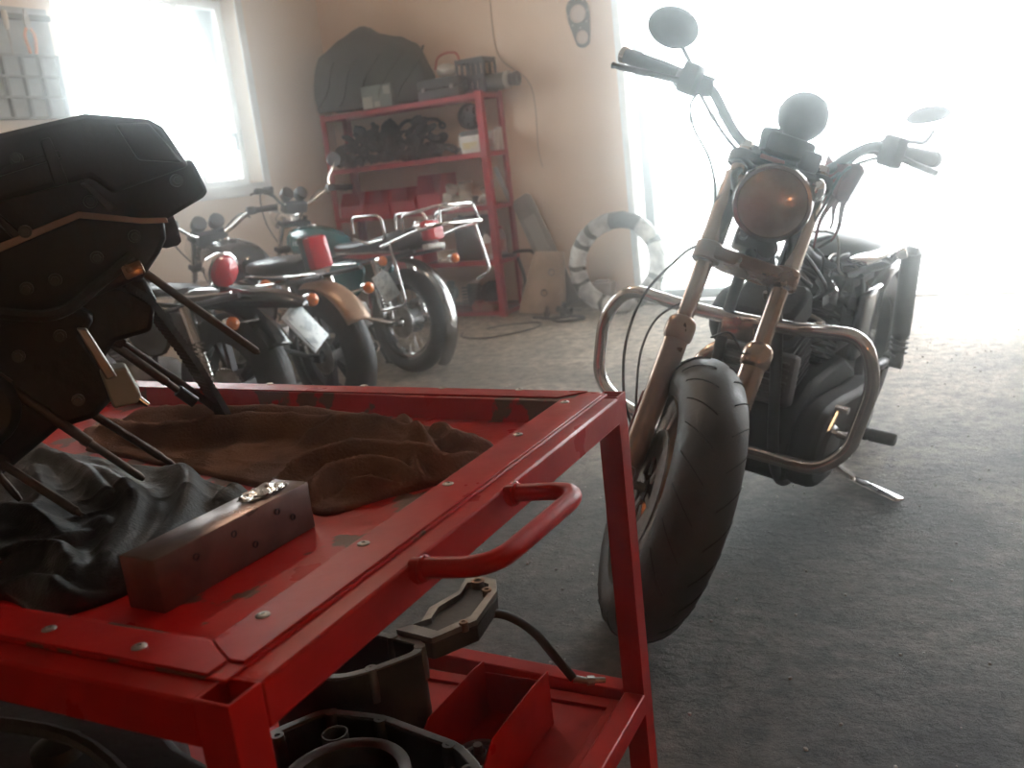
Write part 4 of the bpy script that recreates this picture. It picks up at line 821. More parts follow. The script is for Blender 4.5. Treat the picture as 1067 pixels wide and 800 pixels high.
# ------------------------------------------------------------------ three small road bikes parked tail-on by the window wall
SPOKEM = CHROME
def small_bike(label, X, Y, ang, lean, kind, o):
    """x forward from the rear tyre contact, y left, z up"""
    M = Matrix.Translation((X, Y, .002)) @ Matrix.Rotation(R(ang), 4, 'Z') @ Matrix.Rotation(R(lean), 4, 'X')
    t = thing('motorcycle', label, 'motorcycle', M)
    wr, tw, wb = o.get('wr', .30), o.get('tw', .048), 1.26
    dz = wr-.30
    rw = emptypart('rear_wheel', t); wheel(rw, mk, (0, 0, wr), wr, tw, wr-.085, .036, 'rear', kind=o.get('spokes', 'spoked'), rimm=o.get('rim', CHROME))
    mb = mk(); mb.cyl((0, -.13, wr), (0, .13, wr), .010, None, 10); mb.cyl((0, -.05, wr), (0, .05, wr), .07, None, 24); mb.done('brake_drum', DALU, rw)
    mb = mk()
    for k in range(30):
        a = 2*PI*k/30; mb.box((.088*math.cos(a), .055, wr+.088*math.sin(a)), (.010, .006, .012), Matrix.Rotation(-a, 4, 'Y'))
    mb.lathe([(.03, .052), (.086, .052), (.086, .058), (.03, .058)], (0, 0, wr), (0, 1, 0), 30, closed=True); mb.done('sprocket', STEEL, rw)
    fw_ = emptypart('front_wheel', t); wheel(fw_, mk, (wb, 0, wr), wr, tw*.86, wr-.075, .030, 'front', kind=o.get('spokes', 'spoked'), rimm=o.get('rim', CHROME), disc=-1)
    # fork, yokes
    for sd in (-1, 1):
        mb = mk(); mb.cyl((wb, sd*.085, wr), (wb-.12, sd*.085, wr+.28), .025, .025, 12); mb.cyl((wb-.12, sd*.085, wr+.28), (wb-.27, sd*.085, wr+.64), .016, None, 12); mb.done('fork_leg', CHROME, t)
    mb = mk(); mb.box((wb-.26, 0, wr+.60), (.06, .22, .03), rot(0, -22, 0), .008); mb.done('fork_yoke', BLKMET, t); mb = mk(); mb.box((wb-.19, 0, wr+.44), (.06, .22, .03), rot(0, -22, 0), .008); mb.done('fork_yoke', BLKMET, t)
    mb = mk(); mb.rings(guard(wb, wr, wr+.035, R(20), R(160), .06, 0), closed_u=False, cap=False); mb.done('front_fender', o['fender'], t, solid=.003)
    # frame
    mb = mk()
    mb.tube(rounded([(wb-.26, 0, wr+.50), (.70, 0, .66+dz), (.42, 0, .62+dz)], .08), .018, 10)
    mb.tube(rounded([(wb-.24, 0, wr+.46), (.98, 0, .36+dz), (.90, 0, .20+dz)], .08), .016, 10)
    for sd in (-1, 1):
        mb.tube(rounded([(.70, sd*.06, .66+dz), (.34, sd*.10, .63+dz), (-.22, sd*.11, .70+dz)], .08), .011, 8)
        mb.tube(rounded([(.90, sd*.08, .22+dz), (.42, sd*.10, .24+dz), (.36, sd*.10, .62+dz)], .06), .012, 8)
    mb.done('frame', o.get('framem', BLKMET), t)
    for sd in (-1, 1):
        mb = mk(); mb.tube([(.42, sd*.10, .34+dz), (0, sd*.10, wr)], .014, 8); mb.box((-.02, sd*.10, wr), (.07, .02, .04), None, .004); mb.done('swingarm', CHROME if o.get('chrome_arm') else BLKMET, t)
        a, b = Vector((.10, sd*.125, .66+dz)), Vector((.0, sd*.125, wr+.03))
        mb = mk(); mb.cyl(a, a+(b-a)*.45, .026, .026, 14); mb.cyl(a+(b-a)*.4, b, .014, None, 10); s_ = mb.done('shock_absorber', CHROME, t)
        mb = mk(); n = 8; mb.tube([a+(b-a)*(.42+.48*k/64)+Vector((math.cos(k*2*PI*n/64), math.sin(k*2*PI*n/64), 0))*.023 for k in range(65)], .004, 5); mb.done('spring', o.get('springm', CHROME), s_)
    # engine
    e = emptypart('engine', t)
    mb = mk(); mb.box((.66, 0, .31+dz), (.40, .20, .20), None, .04); mb.lathe([(0, 0), (.07, 0), (.085, -.02), (.085, -.05)], (.74, .14, .31+dz), (0, 1, 0), 22); mb.lathe([(0, 0), (.06, 0), (.08, .02), (.085, .05)], (.58, -.15, .31+dz), (0, 1, 0), 22); mb.done('crankcase', ALU, e)
    mb = mk(); o0 = Vector((.80, 0, .38+dz)); d0 = Vector((.25, 0, 1)).normalized(); T = frame_from_z(o0, d0, (1, 0, 0)); mb.cyl(o0, o0+d0*.2, .045, None, 16)
    for k in range(8): mb.box(T @ Vector((0, 0, .02+.019*k)), (.14, .15, .006), T.to_3x3().to_4x4(), .002)
    mb.box(T @ Vector((0, 0, .19)), (.12, .11, .05), T.to_3x3().to_4x4(), .012); mb.done('cylinder', ALU, e)
    mb = mk(); mb.tube(rounded([(.86, -.03, .52+dz), (.98, -.07, .46+dz), (.94, -.13, .24+dz), (.4, -.15, .24+dz)], .08), .018, 10); ex = mb.done('exhaust', CHROME, t)
    mb = mk(); mb.lathe([(.018, 0), (.036, .06), (.042, .5), (.03, .54), (.022, .54)], (.40, -.16, .245+dz), (-1, 0, .10), 16); mb.done('silencer', CHROME, ex)
    # tank
    mb = mk(); secs = []
    for x, w_, h0, h1 in ((.50, .05, .70, .76), (.54, .085, .68, .80), (.64, .115, .66, .845), (.76, .13, .66, .875), (.88, .125, .67, .88), (.96, .10, .70, .865), (1.0, .05, .74, .82)):
        secs.append([Vector((x, w_*math.copysign(abs(math.cos(a))**.7, math.cos(a)), dz+(h0+h1)/2+(h1-h0)/2*math.copysign(abs(math.sin(a))**.8, math.sin(a)))) for a in [2*PI*k/24 for k in range(24)]])
    mb.rings(secs); tk = mb.done('fuel_tank', o['tank'], t, ang=60)
    mb = mk(); mb.lathe([(.03, 0), (.03, .012), (.0, .014)], (.82, 0, .872+dz), (0, 0, 1), 18); mb.done('filler_cap', CHROME, tk)
    # seat
    mb = mk(); secs = []
    for x, w_, h0, h1 in o.get('seat', ((.54, .07, .70, .755), (.44, .11, .69, .765), (.30, .125, .69, .765), (.14, .125, .69, .785), (.0, .12, .69, .815), (-.16, .11, .70, .83), (-.24, .06, .72, .80))):
        secs.append([Vector((x, w_*math.copysign(abs(math.cos(a))**.6, math.cos(a)), dz+(h0+h1)/2+(h1-h0)/2*math.copysign(abs(math.sin(a))**.7, math.sin(a)))) for a in [2*PI*k/20 for k in range(20)]])
    mb.rings(secs); st = mb.done('seat', VINYL, t, ang=60)
    mb = mk()
    for sd in (-1, 1): mb.tube([(.46, sd*.115, .70+dz), (.0, sd*.128, .705+dz), (-.18, sd*.115, .715+dz)], .005, 6)
    mb.done('seat_trim', CHROME, st)
    # side covers
    for sd in (-1, 1):
        mb = mk(); mb.prism([(q.x, q.y) for q in smooth([(.50, .64, 0), (.30, .66, 0), (.22, .60, 0), (.30, .46, 0), (.46, .46, 0), (.54, .56, 0)], 4, True)], 0, .02, Matrix(((1, 0, 0, 0), (0, 0, sd*1., sd*.10), (0, 1, 0, dz), (0, 0, 0, 1)))); mb.done('side_cover', o['tank'], t, bevel=.006)
    # rear fender + tail
    mb = mk(); mb.rings(guard(0, 0+wr, wr+o.get('fr', .045), R(78), R(o.get('fa', 196)), o.get('fw', .068), 0, 26), closed_u=False, cap=False); mb.done('rear_fender', o['fender'], t, solid=.003)
    tx, tz = o['tail']
    tl = emptypart('tail_light', t)
    if o['lens'] == 'round':
        mb = mk(); mb.lathe([(0, .07), (.05, .06), (.072, .02), (.078, 0), (.078, -.012), (.07, -.016)], (tx, o.get('taily', 0), tz), (1, 0, .25), 26); mb.done('housing', CHROME, tl)
        mb = mk(); mb.lathe([(.066, -.012), (.06, -.030), (.035, -.042), (0, -.046)], (tx, o.get('taily', 0), tz), (1, 0, .25), 26); mb.done('lens', REDLENS, tl)
    else:
        w_, h_ = o['lens']
        mb = mk(); mb.box((tx+.035, 0, tz), (.05, w_*1.02, h_*1.05), rot(0, 8, 0), .01); mb.done('housing', CHROME if kind == 'rack' else BLKPL, tl)
        mb = mk(); mb.box((tx-.005, 0, tz), (.06, w_, h_), rot(0, 8, 0), .016); mb.done('lens', REDLENS, tl)
        if kind == 'rack':
            mb = mk(); mb.box((tx-.01, 0, tz-.085), (.05, .13, .028), rot(0, 10, 0), .006); mb.done('lamp_strip', WHITEPL, tl)
    # plate
    if o.get('plate'): px, py, pz, pt, prl = o['plate']
    if o.get('plate'):
        T = Matrix.Translation((px, py, pz)) @ rot(0, pt, 0) @ rot(prl, 0, 0)
        W, H = (.125, .19) if kind != 'rack' else (.125, .165)
        mb = mk(); mb.box(T @ Vector((.004, 0, 0)), (.006, W, H), T.to_3x3().to_4x4(), .003); pl = mb.done('license_plate', PLATEF, t)
        mb = mk(); mb.box(T @ Vector((0, 0, 0)), (.004, W-.02, H-.02), T.to_3x3().to_4x4(), .001); mb.done('plate_face', PLATE, pl)
    if o.get('bracket'): mb = mk(); mb.tube(smooth(o['bracket'], 5), .012, 8); mb.done('plate_bracket', BLKMET, t)
    if o.get('tailunit'):
        secs = []
        for x, w_, z0, z1 in o['tailunit']:
            secs.append([Vector((x, w_*math.copysign(abs(math.cos(a))**.6, math.cos(a)), (z0+z1)/2+(z1-z0)/2*math.copysign(abs(math.sin(a))**.7, math.sin(a)))) for a in [2*PI*k/18 for k in range(18)]])
        mb = mk(); mb.rings(secs); mb.done('tail_unit', GLOSSBLK, t, ang=60)
    # indicators
    for x, y, z in o['winkers']:
        sd = 1 if y > 0 else -1
        mb = mk(); mb.cyl((x+.02, sd*.05, z-.005), (x+.01, y-sd*.02, z), .007, None, 8); mb.lathe([(.004, .05), (.022, .035), (.029, 0)], (x, y, z), (1, 0, 0), 18); iw = mb.done('indicator', CHROME, t)
        mb = mk(); mb.lathe([(.028, 0), (.026, -.014), (.015, -.024), (0, -.026)], (x, y, z), (1, 0, 0), 18); mb.done('amber_lens', ORANGE, iw)
    # cockpit
    bz = .98+dz+o.get('barz', 0); bw = .36; bx = wb-.33
    br = rounded([(bx-.10, -bw, bz+.03), (bx-.03, -bw*.62, bz+.035), (bx+.03, -.10, bz-.06), (bx+.03, .10, bz-.06), (bx-.03, bw*.62, bz+.035), (bx-.10, bw, bz+.03)], .07)
    mb = mk(); mb.tube(br, .011, 10); hb_ = mb.done('handlebar', CHROME, t)
    for sd in (-1, 1):
        a = Vector((bx-.10, sd*bw, bz+.03)); d = Vector((bx-.03, sd*bw*.62, bz+.035))-a; d.normalize()
        mb = mk(); mb.lathe([(0, -.004), (.018, 0), (.0165, .11), (.021, .115), (.021, .12)], a, d, 14); mb.done('grip', RUBBER, hb_)
        mb = mk(); mb.box(a+d*.145, (.05, .045, .045), rot(0, 0, sd*20), .008); mb.tube(smooth([a+d*.15+Vector((.05, 0, 0)), a+d*.08+Vector((.07, 0, -.005)), a+Vector((.06, 0, -.015))], 5), .006, 8); mb.done('control', BLKMET, hb_)
    for sd in o.get('mirrors', (-1, 1)):
        a = Vector((bx-.05, sd*bw*.62, bz+.045)); e_ = a+Vector((.02, sd*.06, .145))
        mb = mk(); mb.tube(smooth([a, a+Vector((.02, sd*.01, .05)), e_-Vector((0, 0, .02)), e_], 5), .005, 7); mi = mb.done('mirror_stem', CHROME, hb_)
        T = frame_from_z(e_+Vector((0, sd*.01, .02)), (1, 0, .05), (0, 1, 0))
        mb = mk(); mb.rings([[T @ Vector((r*.055*math.cos(2*PI*k/24), r*.047*math.sin(2*PI*k/24), h)) for k in range(24)] for r, h in ((.02, 0), (.95, .001), (1, .006), (.9, .016), (.5, .024), (.02, .026))]); mb.done('mirror', BLKPL, hb_)
    for sd in (-1, 1):
        mb = mk(); mb.lathe([(.0, .0), (.04, .0), (.042, .01), (.038, .05), (.02, .07), (0, .072)], (bx+.02, sd*.052, bz+.02), (.9, 0, -.5), 20); mb.done('gauge', BLKPL, t)
    mb = mk(); mb.box((bx+.05, 0, bz-.07), (.06, .17, .07), rot(0, -20, 0), .012); mb.done('gauge_bracket', BLKPL, t)
    mb = mk(); mb.lathe([(0, -.10), (.05, -.09), (.08, -.03), (.088, .03), (.08, .04), (0, .06)], (wb-.16, 0, bz-.12), (1, 0, 0), 24); mb.done('headlight', o.get('headm', CHROME), t)
    for i, (p0, p1) in enumerate((((bx-.04, -bw*.6, bz), (wb-.2, -.05, wr+.45)), ((bx-.04, bw*.6, bz), (wb-.22, .05, wr+.4)))):
        p0, p1 = Vector(p0), Vector(p1); mb = mk(); mb.tube(smooth([p0, p0+Vector((.12, 0, .02)), (p0+p1)/2+Vector((.14, 0, .02)), p1], 6), .0045, 6); mb.done('cable', BLKPL, t)
    # centre stand, pegs
    mb = mk()
    for sd in (-1, 1): mb.tube([(.46, sd*.08, .24+dz), (.40, sd*.15, .014)], .012, 8); mb.box((.39, sd*.16, .012), (.07, .04, .014), None, .004)
    mb.cyl((.43, -.11, .12), (.43, .11, .12), .009, None, 8); mb.done('centre_stand', BLKMET, t)
    for sd in (-1, 1):
        mb = mk(); mb.cyl((.40, sd*.12, .34+dz), (.38, sd*.22, .34+dz), .012, None, 10); mb.done('footpeg', RUBBER, t)
    if kind == 'rack':
        rk = emptypart('luggage_rack', t)
        zt = .835+dz
        mb = mk()
        mb.tube(rounded([(-.16, -.125, zt-.03), (-.16, -.125, zt+.06), (-.47, -.125, zt+.10), (-.47, .125, zt+.10), (-.16, .125, zt+.06), (-.16, .125, zt-.03)], .05), .0095, 10); mb.done('top_rail', CHROME, rk)
        mb = mk()
        mb.tube(rounded([(-.02, -.17, zt-.10), (-.30, -.175, zt-.03), (-.50, -.165, zt+.005), (-.50, .165, zt+.005), (-.30, .175, zt-.03), (-.02, .17, zt-.10)], .05), .0095, 10)
        for x in (-.24, -.34, -.44): mb.cyl((x, -.125, zt+.002), (x, .125, zt+.002), .006, None, 8)
        for sd in (-1, 1): mb.cyl((-.46, sd*.125, zt+.09), (-.48, sd*.150, zt+.005), .007, None, 8)
        mb.done('carrier', CHROME, rk)
        for sd in (-1, 1):
            mb = mk(); mb.tube(rounded([(.22, sd*.16, zt-.02), (.22, sd*.165, zt+.07), (-.03, sd*.165, zt+.075), (-.06, sd*.165, zt-.06), (.10, sd*.16, zt-.08), (.22, sd*.16, zt-.05)], .045), .0085, 10); mb.done('grab_rail', CHROME, rk)
            mb = mk(); mb.tube(rounded([(-.10, sd*.175, zt-.09), (-.20, sd*.185, .42), (.02, sd*.185, .38), (.06, sd*.175, .50)] if sd > 0 else [(-.42, sd*.170, zt-.01), (-.50, sd*.18, .56), (-.40, sd*.18, .52)], .04), .0085, 10); mb.done('side_rail', CHROME, rk)
    return t
bikeC = small_bike('small teal tanked motorcycle with a chrome luggage rack and chrome rear fender near the shelf', -.554, 5.349, 137, 3, 'rack',
    dict(tail=(-.25, .805), lens=(.13, .11), plate=(-.03, .17, .52, 12, -22), bracket=[(.02, .06, .66), (.0, .10, .64), (-.01, .15, .60)], winkers=[(-.05, .20, .66), (-.26, -.15, .64)], tank=TEAL, fender=mat('smoky_chrome', (.30, .30, .30), .14, 1.0), fa=222, fw=.048, fr=.06, rim=mat('smoky_chrome', (.30, .30, .30), .14, 1.0), mirrors=(-1,), chrome_arm=True, springm=CHROME, barz=.09))
seatB = ((.54, .07, .70, .755), (.44, .11, .69, .77), (.30, .125, .69, .775), (.20, .12, .69, .78), (.12, .11, .69, .775), (.06, .06, .71, .765))
bikeB = small_bike('dark motorcycle with a tan rear fender and a tall red rectangular tail light', -.842, 4.533, 133, -3, 'plain',
    dict(tail=(-.05, .805), lens=(.11, .155), winkers=[(.06, .24, .70), (-.16, -.17, .60)], tank=TANKBLK, fender=TAN, fa=150, spokes=5, rim=BLKMET, wr=.312, tw=.074, mirrors=(), barz=-.02, seat=seatB))
seatA = ((.54, .07, .70, .745), (.44, .11, .69, .75), (.36, .125, .69, .745), (.28, .115, .69, .74), (.22, .06, .70, .73))
bikeA = small_bike('black motorcycle with a round red tail light and a pale plate hung behind its tail', -1.165, 3.919, 146, 2, 'plain',
    dict(tail=(-.08, .815), lens='round', taily=.06, plate=(-.45, .0, .575, 24, -28), winkers=[(-.26, .20, .62), (-.34, -.16, .66)], tank=GLOSSBLK, fender=GLOSSBLK, fa=150, spokes=5, rim=BLKMET, wr=.318, tw=.078, mirrors=(), barz=-.08, seat=seatA,
         tailunit=((.24, .06, .68, .72), (.10, .09, .66, .75), (-.10, .085, .655, .745), (-.30, .065, .655, .725), (-.43, .045, .65, .69), (-.46, .02, .655, .675))))
# maker's lettering on the teal tank
def lettering(txt, size, m, name, parent, M, ext=.0008):
    cu = bpy.data.curves.new(name, 'FONT'); cu.body = txt; cu.size = size; cu.extrude = ext; cu.align_x = 'CENTER'; cu.align_y = 'CENTER'
    tmp = bpy.data.objects.new('tmp_text', cu); COL.objects.link(tmp)
    bpy.context.view_layer.update(); dg = bpy.context.evaluated_depsgraph_get()
    me = bpy.data.meshes.new_from_object(tmp.evaluated_get(dg)); bpy.data.objects.remove(tmp); bpy.data.curves.remove(cu)
    me.materials.clear(); me.materials.append(m)
    o = bpy.data.objects.new(name, me); COL.objects.link(o); o.parent = parent; o.matrix_local = M; return o
tkC = [q for q in bikeC.children if q.name.startswith('fuel_tank')][0]
lettering('HONDA', .046, WHITEPT, 'tank_lettering', tkC, Matrix(((-1, 0, 0, .77), (0, 0, 1, .1315), (0, 1, 0, .775), (0, 0, 0, 1))))
# ------------------------------------------------------------------ red shelf unit (room frame)
SW, SD = 1.48, .325
ZS = (1.635, 1.22, .835, .43, .045)
sh = thing('shelf_unit', 'red painted angle steel shelf unit of five shelves standing in the corner', 'shelf', RM)
def angle_post(x, y, sx, sy, h):
    mb = MB(); t = .004; L = .05
    mb.prism([(x, y), (x+sx*L, y), (x+sx*L, y+sy*t), (x+sx*t, y+sy*t), (x+sx*t, y+sy*L), (x, y+sy*L)], 0, h); return mb
for x, y, sx, sy in ((0, 0, -1, 1), (-SW, 0, 1, 1), (0, SD, -1, -1), (-SW, SD, 1, -1)):
    angle_post(x, y, sx, sy, ZS[0]+.012).done('post', REDD, sh)
for z in ZS:
    mb = MB(); rbox(mb, -SW+.002, -.002, .004, SD-.004, z-.004, z); bd = mb.done('shelf_board', mat('shelf_sheet', (.20, .03, .03), .6, 0, (.14, .05, .04), 6), sh)
    mb = MB(); rbox(mb, -SW+.002, -.002, .0042, .008, z-.034, z+.002); rbox(mb, -SW+.002, -.002, SD-.008, SD-.0042, z-.034, z+.002); rbox(mb, -.006, -.0022, .008, SD-.008, z-.034, z+.002); rbox(mb, -SW+.0022, -SW+.006, .008, SD-.008, z-.034, z+.002)
    mb.done('shelf_rail', REDD, bd)

def P(x, y, z, rz=0): return at(x, y, z+.0005, rz)
# --- top shelf
CANV = mat('dark_olive_canvas', (.040, .042, .036), .9, 0, (.07, .07, .058), 6, .25, 140)
mb = MB()
cx, cy = -1.06, .17
prof = [(-1.575, .05), (-1.59, .22), (-1.54, .40), (-1.42, .50), (-1.25, .565), (-1.06, .62), (-.99, .575), (-.90, .535), (-.76, .50), (-.62, .42), (-.53, .30), (-.495, .15), (-.53, .02)]
NP = smooth([(x, 0, z) for x, z in prof], 6)
rings = []
for j in range(0, 13):
    s = -1+2*j/12; dpt = .155*s; k = math.sqrt(max(0, 1-abs(s)**3.0))*.35+.65
    rg = []
    for q in NP:
        x = cx+(q.x-cx)*k; z = q.z*(k if q.z > .05 else 1)
        n = noise.noise(Vector((x*6, s*2.3, z*6)))*.035 + .02*abs(noise.noise(Vector((x*13, s*3, z*13))))
        rg.append(Vector((x+n*.5, cy+dpt*(.85+.3*noise.noise(Vector((x*3, 1, z*3)))), max(.0, z+n*(1 if z > .04 else 0)))))
    rings.append(rg)
mb.rings(rings)
bag = tag(mb.done('canvas_bag', CANV, mw=P(0, 0, ZS[0]), ang=180), 'big slumped dark olive canvas bag on top of the red shelf', 'bag')
mb = MB()
for k in range(5):
    x0 = -1.5+.2*k; pts = [(x0+.05*q+.03*math.sin(q+k), .012-.0*q, .06+.065*q) for q in range(6)]
    mb.strap(smooth(pts, 4), .02, .012, (1, 0, .3))
mb.done('seam_fold', CANV, bag)
bx = thing('carton', 'grey green printed carton standing in front of the olive bag', 'carton', P(-.91, .03, ZS[0], 3))
mb = MB(); mb.box((0, 0, .085), (.27, .05, .17), None, .003); mb.done('box', mat('grey_green_card', (.16, .20, .18), .7, 0, (.12, .15, .14), 8), bx)
for c_, s_ in (((-.085, -.0255, .05), (.085, .002, .085)), ((.095, -.0255, .125), (.06, .002, .06)), ((.0, -.0255, .03), (.05, .002, .04))):
    mb = MB(); mb.box(c_, s_); mb.done('print_patch', mat('faded_print', (.42, .42, .36), .7), bx)
def crate(name, label, x, y, z, w_, d_, h_, m, rz=0, holes=4, cat='crate'):
    t = thing(name, label, cat, P(x, y, z, rz))
    mb = MB(); rbox(mb, -w_/2, w_/2, -d_/2, d_/2, 0, .006); mb.done('bottom', m, t)
    mb = MB()
    for sy in (-1, 1):
        y0 = sy*(d_/2-.003)
        for i in range(holes+1): rbox(mb, -w_/2+i*(w_-.016)/holes, -w_/2+i*(w_-.016)/holes+.016, y0-.003, y0+.003, .006, h_)
        for zz in (.006, h_*.42, h_-.03): rbox(mb, -w_/2, w_/2, y0-.0031, y0+.0031, zz, zz+.028)
    for sx in (-1, 1):
        x0 = sx*(w_/2-.003)
        for i in range(3): rbox(mb, x0-.003, x0+.003, -d_/2+i*(d_-.016)/2, -d_/2+i*(d_-.016)/2+.016, .006, h_)
        for zz in (.006, h_*.42, h_-.03): rbox(mb, x0-.0031, x0+.0031, -d_/2, d_/2, zz, zz+.028)
    mb.done('lattice', m, t); return t
DCR = mat('dark_crate_plastic', (.035, .036, .036), .6, 0, (.055, .055, .05), 9)
BASK = mat('black_basket_plastic', (.025, .027, .035), .5)
ctn = thing('tool_case', 'dark grey closed case lying beside the canvas bag on the top shelf', 'case', P(-.36, .09, ZS[0], 2))
mb = MB(); mb.box((0, 0, .035), (.36, .16, .07), None, .012); mb.box((0, 0, .108), (.36, .16, .07), None, .012); mb.done('case_shell', DCR, ctn)
mb = MB(); mb.tube(rounded([(-.06, -.078, .07), (-.06, -.105, .075), (.06, -.105, .075), (.06, -.078, .07)], .02), .006, 8); mb.done('case_handle', BLKPL, ctn)
mb = MB(); mb.box((-.12, -.083, .072), (.03, .008, .03), None, .002); mb.box((.12, -.083, .072), (.03, .008, .03), None, .002); mb.done('latch', STEEL, ctn)
crate('basket', 'black slotted plastic basket at the shelf end, holding white and red oddments', -.12, .19, ZS[0], .235, .19, .25, BASK, 0, 5, 'basket')
bagw = MB(); bagw.ell((0, 0, 0), (.09, .06, .05), None, 20, 10)
for v in bagw.bm.verts: v.co += v.co.normalized()*.018*noise.noise(v.co*22)
tag(bagw.done('plastic_bag', WHITEPL, mw=P(-.37, .20, ZS[0]+.205)), 'crumpled white plastic bag on the dark case by the basket', 'plastic bag')
mb = MB(); mb.tube(smooth([(-.11, 0, 0), (-.08, 0, .075), (0, -.01, .10), (.09, 0, .085), (.11, 0, .0)], 8), .0075, 8); mb.tube([(-.11, 0, 0), (.11, 0, 0)], .005, 6)
tag(mb.done('hose_loop', mat('red_plastic_hose', (.55, .05, .04), .4), mw=P(-.385, .23, ZS[0]+.23)), 'thin red hose loop lying over the white plastic bag', 'hose')
jr = thing('filter_canister', 'dark grey canister lying on its side at the open end of the top shelf', 'canister', P(.13, .17, ZS[0]+.065))
mb = MB(); mb.lathe([(0, -.19), (.055, -.19), (.06, -.18), (.06, .0), (.055, .01)], (0, 0, 0), (1, 0, 0), 24); mb.done('barrel', mat('grey_can', (.09, .088, .08), .4, .4), jr)
mb = MB(); mb.lathe([(.056, 0), (.064, .004), (.064, .03), (.058, .034), (.045, .034)], (0, 0, 0), (1, 0, 0), 24); mb.done('rim', mat('pale_band', (.42, .40, .35), .4), jr)
mb = MB(); mb.lathe([(.045, .034), (.045, .07), (.05, .075), (.05, .10), (.04, .105), (0, .09)], (0, 0, 0), (1, 0, 0), 22); mb.done('neck', mat('dark_bottle', (.05, .05, .048), .3), jr)

# --- second shelf: heap of old engine parts, each its own piece
PM = [mat('old_part_dark', (.045, .042, .040), .5, .5, (.09, .085, .08), 20, .2, 80), mat('old_part_grey', (.13, .125, .12), .45, .7, (.07, .065, .06), 22, .2, 80), mat('old_part_bronze', (.10, .075, .06), .5, .6, (.06, .05, .04), 20)]
rng = random.Random(11)
def part_shape(kind, r):
    mb = MB(); q = rng
    if kind == 'carburetor':
        mb.box((0, 0, 0), (.06*r, .05*r, .06*r), None, .01); mb.lathe([(.022*r, 0), (.03*r, .03*r), (.036*r, .045*r), (.03*r, .045*r), (.018*r, .0)], (.02*r, 0, .005), (1, 0, .1), 16); mb.lathe([(.0, -.055*r), (.026*r, -.05*r), (.028*r, -.02*r)], (0, 0, 0), (0, 0, 1), 16); mb.cyl((0, 0, .02*r), (0, 0, .07*r), .022*r, .020*r, 14); mb.cyl((-.03*r, 0, 0), (-.06*r, 0, 0), .024*r, .026*r, 14)
    elif kind == 'gear_wheel':
        n = 22; prof = []
        for k in range(n*2): a = PI*k/n; rr = (.06 if k % 2 else .052)*r; prof.append((rr*math.cos(a), rr*math.sin(a)))
        mb.prism(prof, -.009*r, .009*r); mb.cyl((0, 0, -.018*r), (0, 0, .018*r), .022*r, None, 16); mb.cyl((0, 0, -.02*r), (0, 0, .02*r), .010*r, None, 10)
    elif kind == 'cylinder_barrel':
        for k in range(6): mb.prism([(x*r, y*r) for x, y in ((-.055, -.045), (-.045, -.055), (.045, -.055), (.055, -.045), (.055, .045), (.045, .055), (-.045, .055), (-.055, .045))], (-.05+.018*k)*r, (-.044+.018*k)*r)
        mb.lathe([(.03*r, -.06*r), (.038*r, -.06*r), (.038*r, .062*r), (.03*r, .062*r)], (0, 0, 0), (0, 0, 1), 20, closed=True)
    elif kind == 'clutch_cover':
        mb.lathe([(.0, .03*r), (.03*r, .03*r), (.05*r, .022*r), (.058*r, .0), (.068*r, 0), (.068*r, -.008*r), (0, -.008*r)], (0, 0, 0), (0, 0, 1), 24)
        for k in range(5): a = 2*PI*k/5; mb.cyl((.066*r*math.cos(a), .066*r*math.sin(a), -.009*r), (.066*r*math.cos(a), .066*r*math.sin(a), .008*r), .010*r, None, 8)
    else:
        mb.tube(smooth([(-.08*r, 0, -.02*r), (-.03*r, .01, .02*r), (.04*r, -.01, .02*r), (.08*r, 0, -.01*r)], 5), .014*r, 10); mb.torus((-.085*r, 0, -.02*r), (0, 1, .2), .022*r, .009*r, 18, 8); mb.torus((.085*r, 0, -.01*r), (0, 1, .2), .028*r, .010*r, 18, 8)
    return mb
kinds = {'carburetor': ('carburetor', 'grimy carburetor in the heap of engine parts on the second shelf'), 'gear_wheel': ('gear', 'dark toothed gear wheel in the heap on the second shelf'), 'cylinder_barrel': ('cylinder', 'finned cylinder barrel in the heap on the second shelf'), 'clutch_cover': ('cover', 'round cast cover in the heap of parts on the second shelf'), 'connecting_rod': ('rod', 'oily connecting rod in the heap of parts on the second shelf')}
protos = {}
def heap(x, y, z, kind, sc, e, m, label=None, group=None):
    M = RM @ Matrix.Translation((x, y, z)) @ e.to_matrix().to_4x4() @ Matrix.Scale(sc, 4)
    cat, lb = kinds[kind]
    if (kind, m.name) not in protos:
        o = part_shape(kind, 1.0).done(kind, m, mw=M); protos[(kind, m.name)] = o; tag(o, label or lb, cat, group or cat + ' pieces heaped on the shelf')
    else:
        o = protos[(kind, m.name)].copy(); COL.objects.link(o); o.matrix_world = M; tag(o, label or lb, cat, group or cat + ' pieces heaped on the shelf')
    return o
from mathutils import Euler
names = list(kinds)
spots = []
for layer, (n, y0, zc) in enumerate(((10, .06, .055), (9, .17, .055), (9, .27, .055), (10, .08, .135), (9, .22, .14), (9, .14, .215), (6, .24, .27))):
    x0, x1 = (-1.43, -.42) if layer < 3 else ((-1.41, -.44) if layer < 5 else (-1.36, -.5))
    for i in range(n):
        spots.append((x0+(x1-x0)*(i+.5)/n+rng.uniform(-.012, .012), y0+rng.uniform(-.012, .012), ZS[1]+zc+rng.uniform(-.006, .012)))
for i, (x, y, z) in enumerate(spots):
    heap(x, y, z, names[(i*7+i//5) % 5], rng.uniform(.82, 1.02), Euler((rng.uniform(-.8, .8), rng.uniform(-.8, .8), rng.uniform(0, 6.28))), PM[rng.choice((0, 0, 1, 1, 2))])
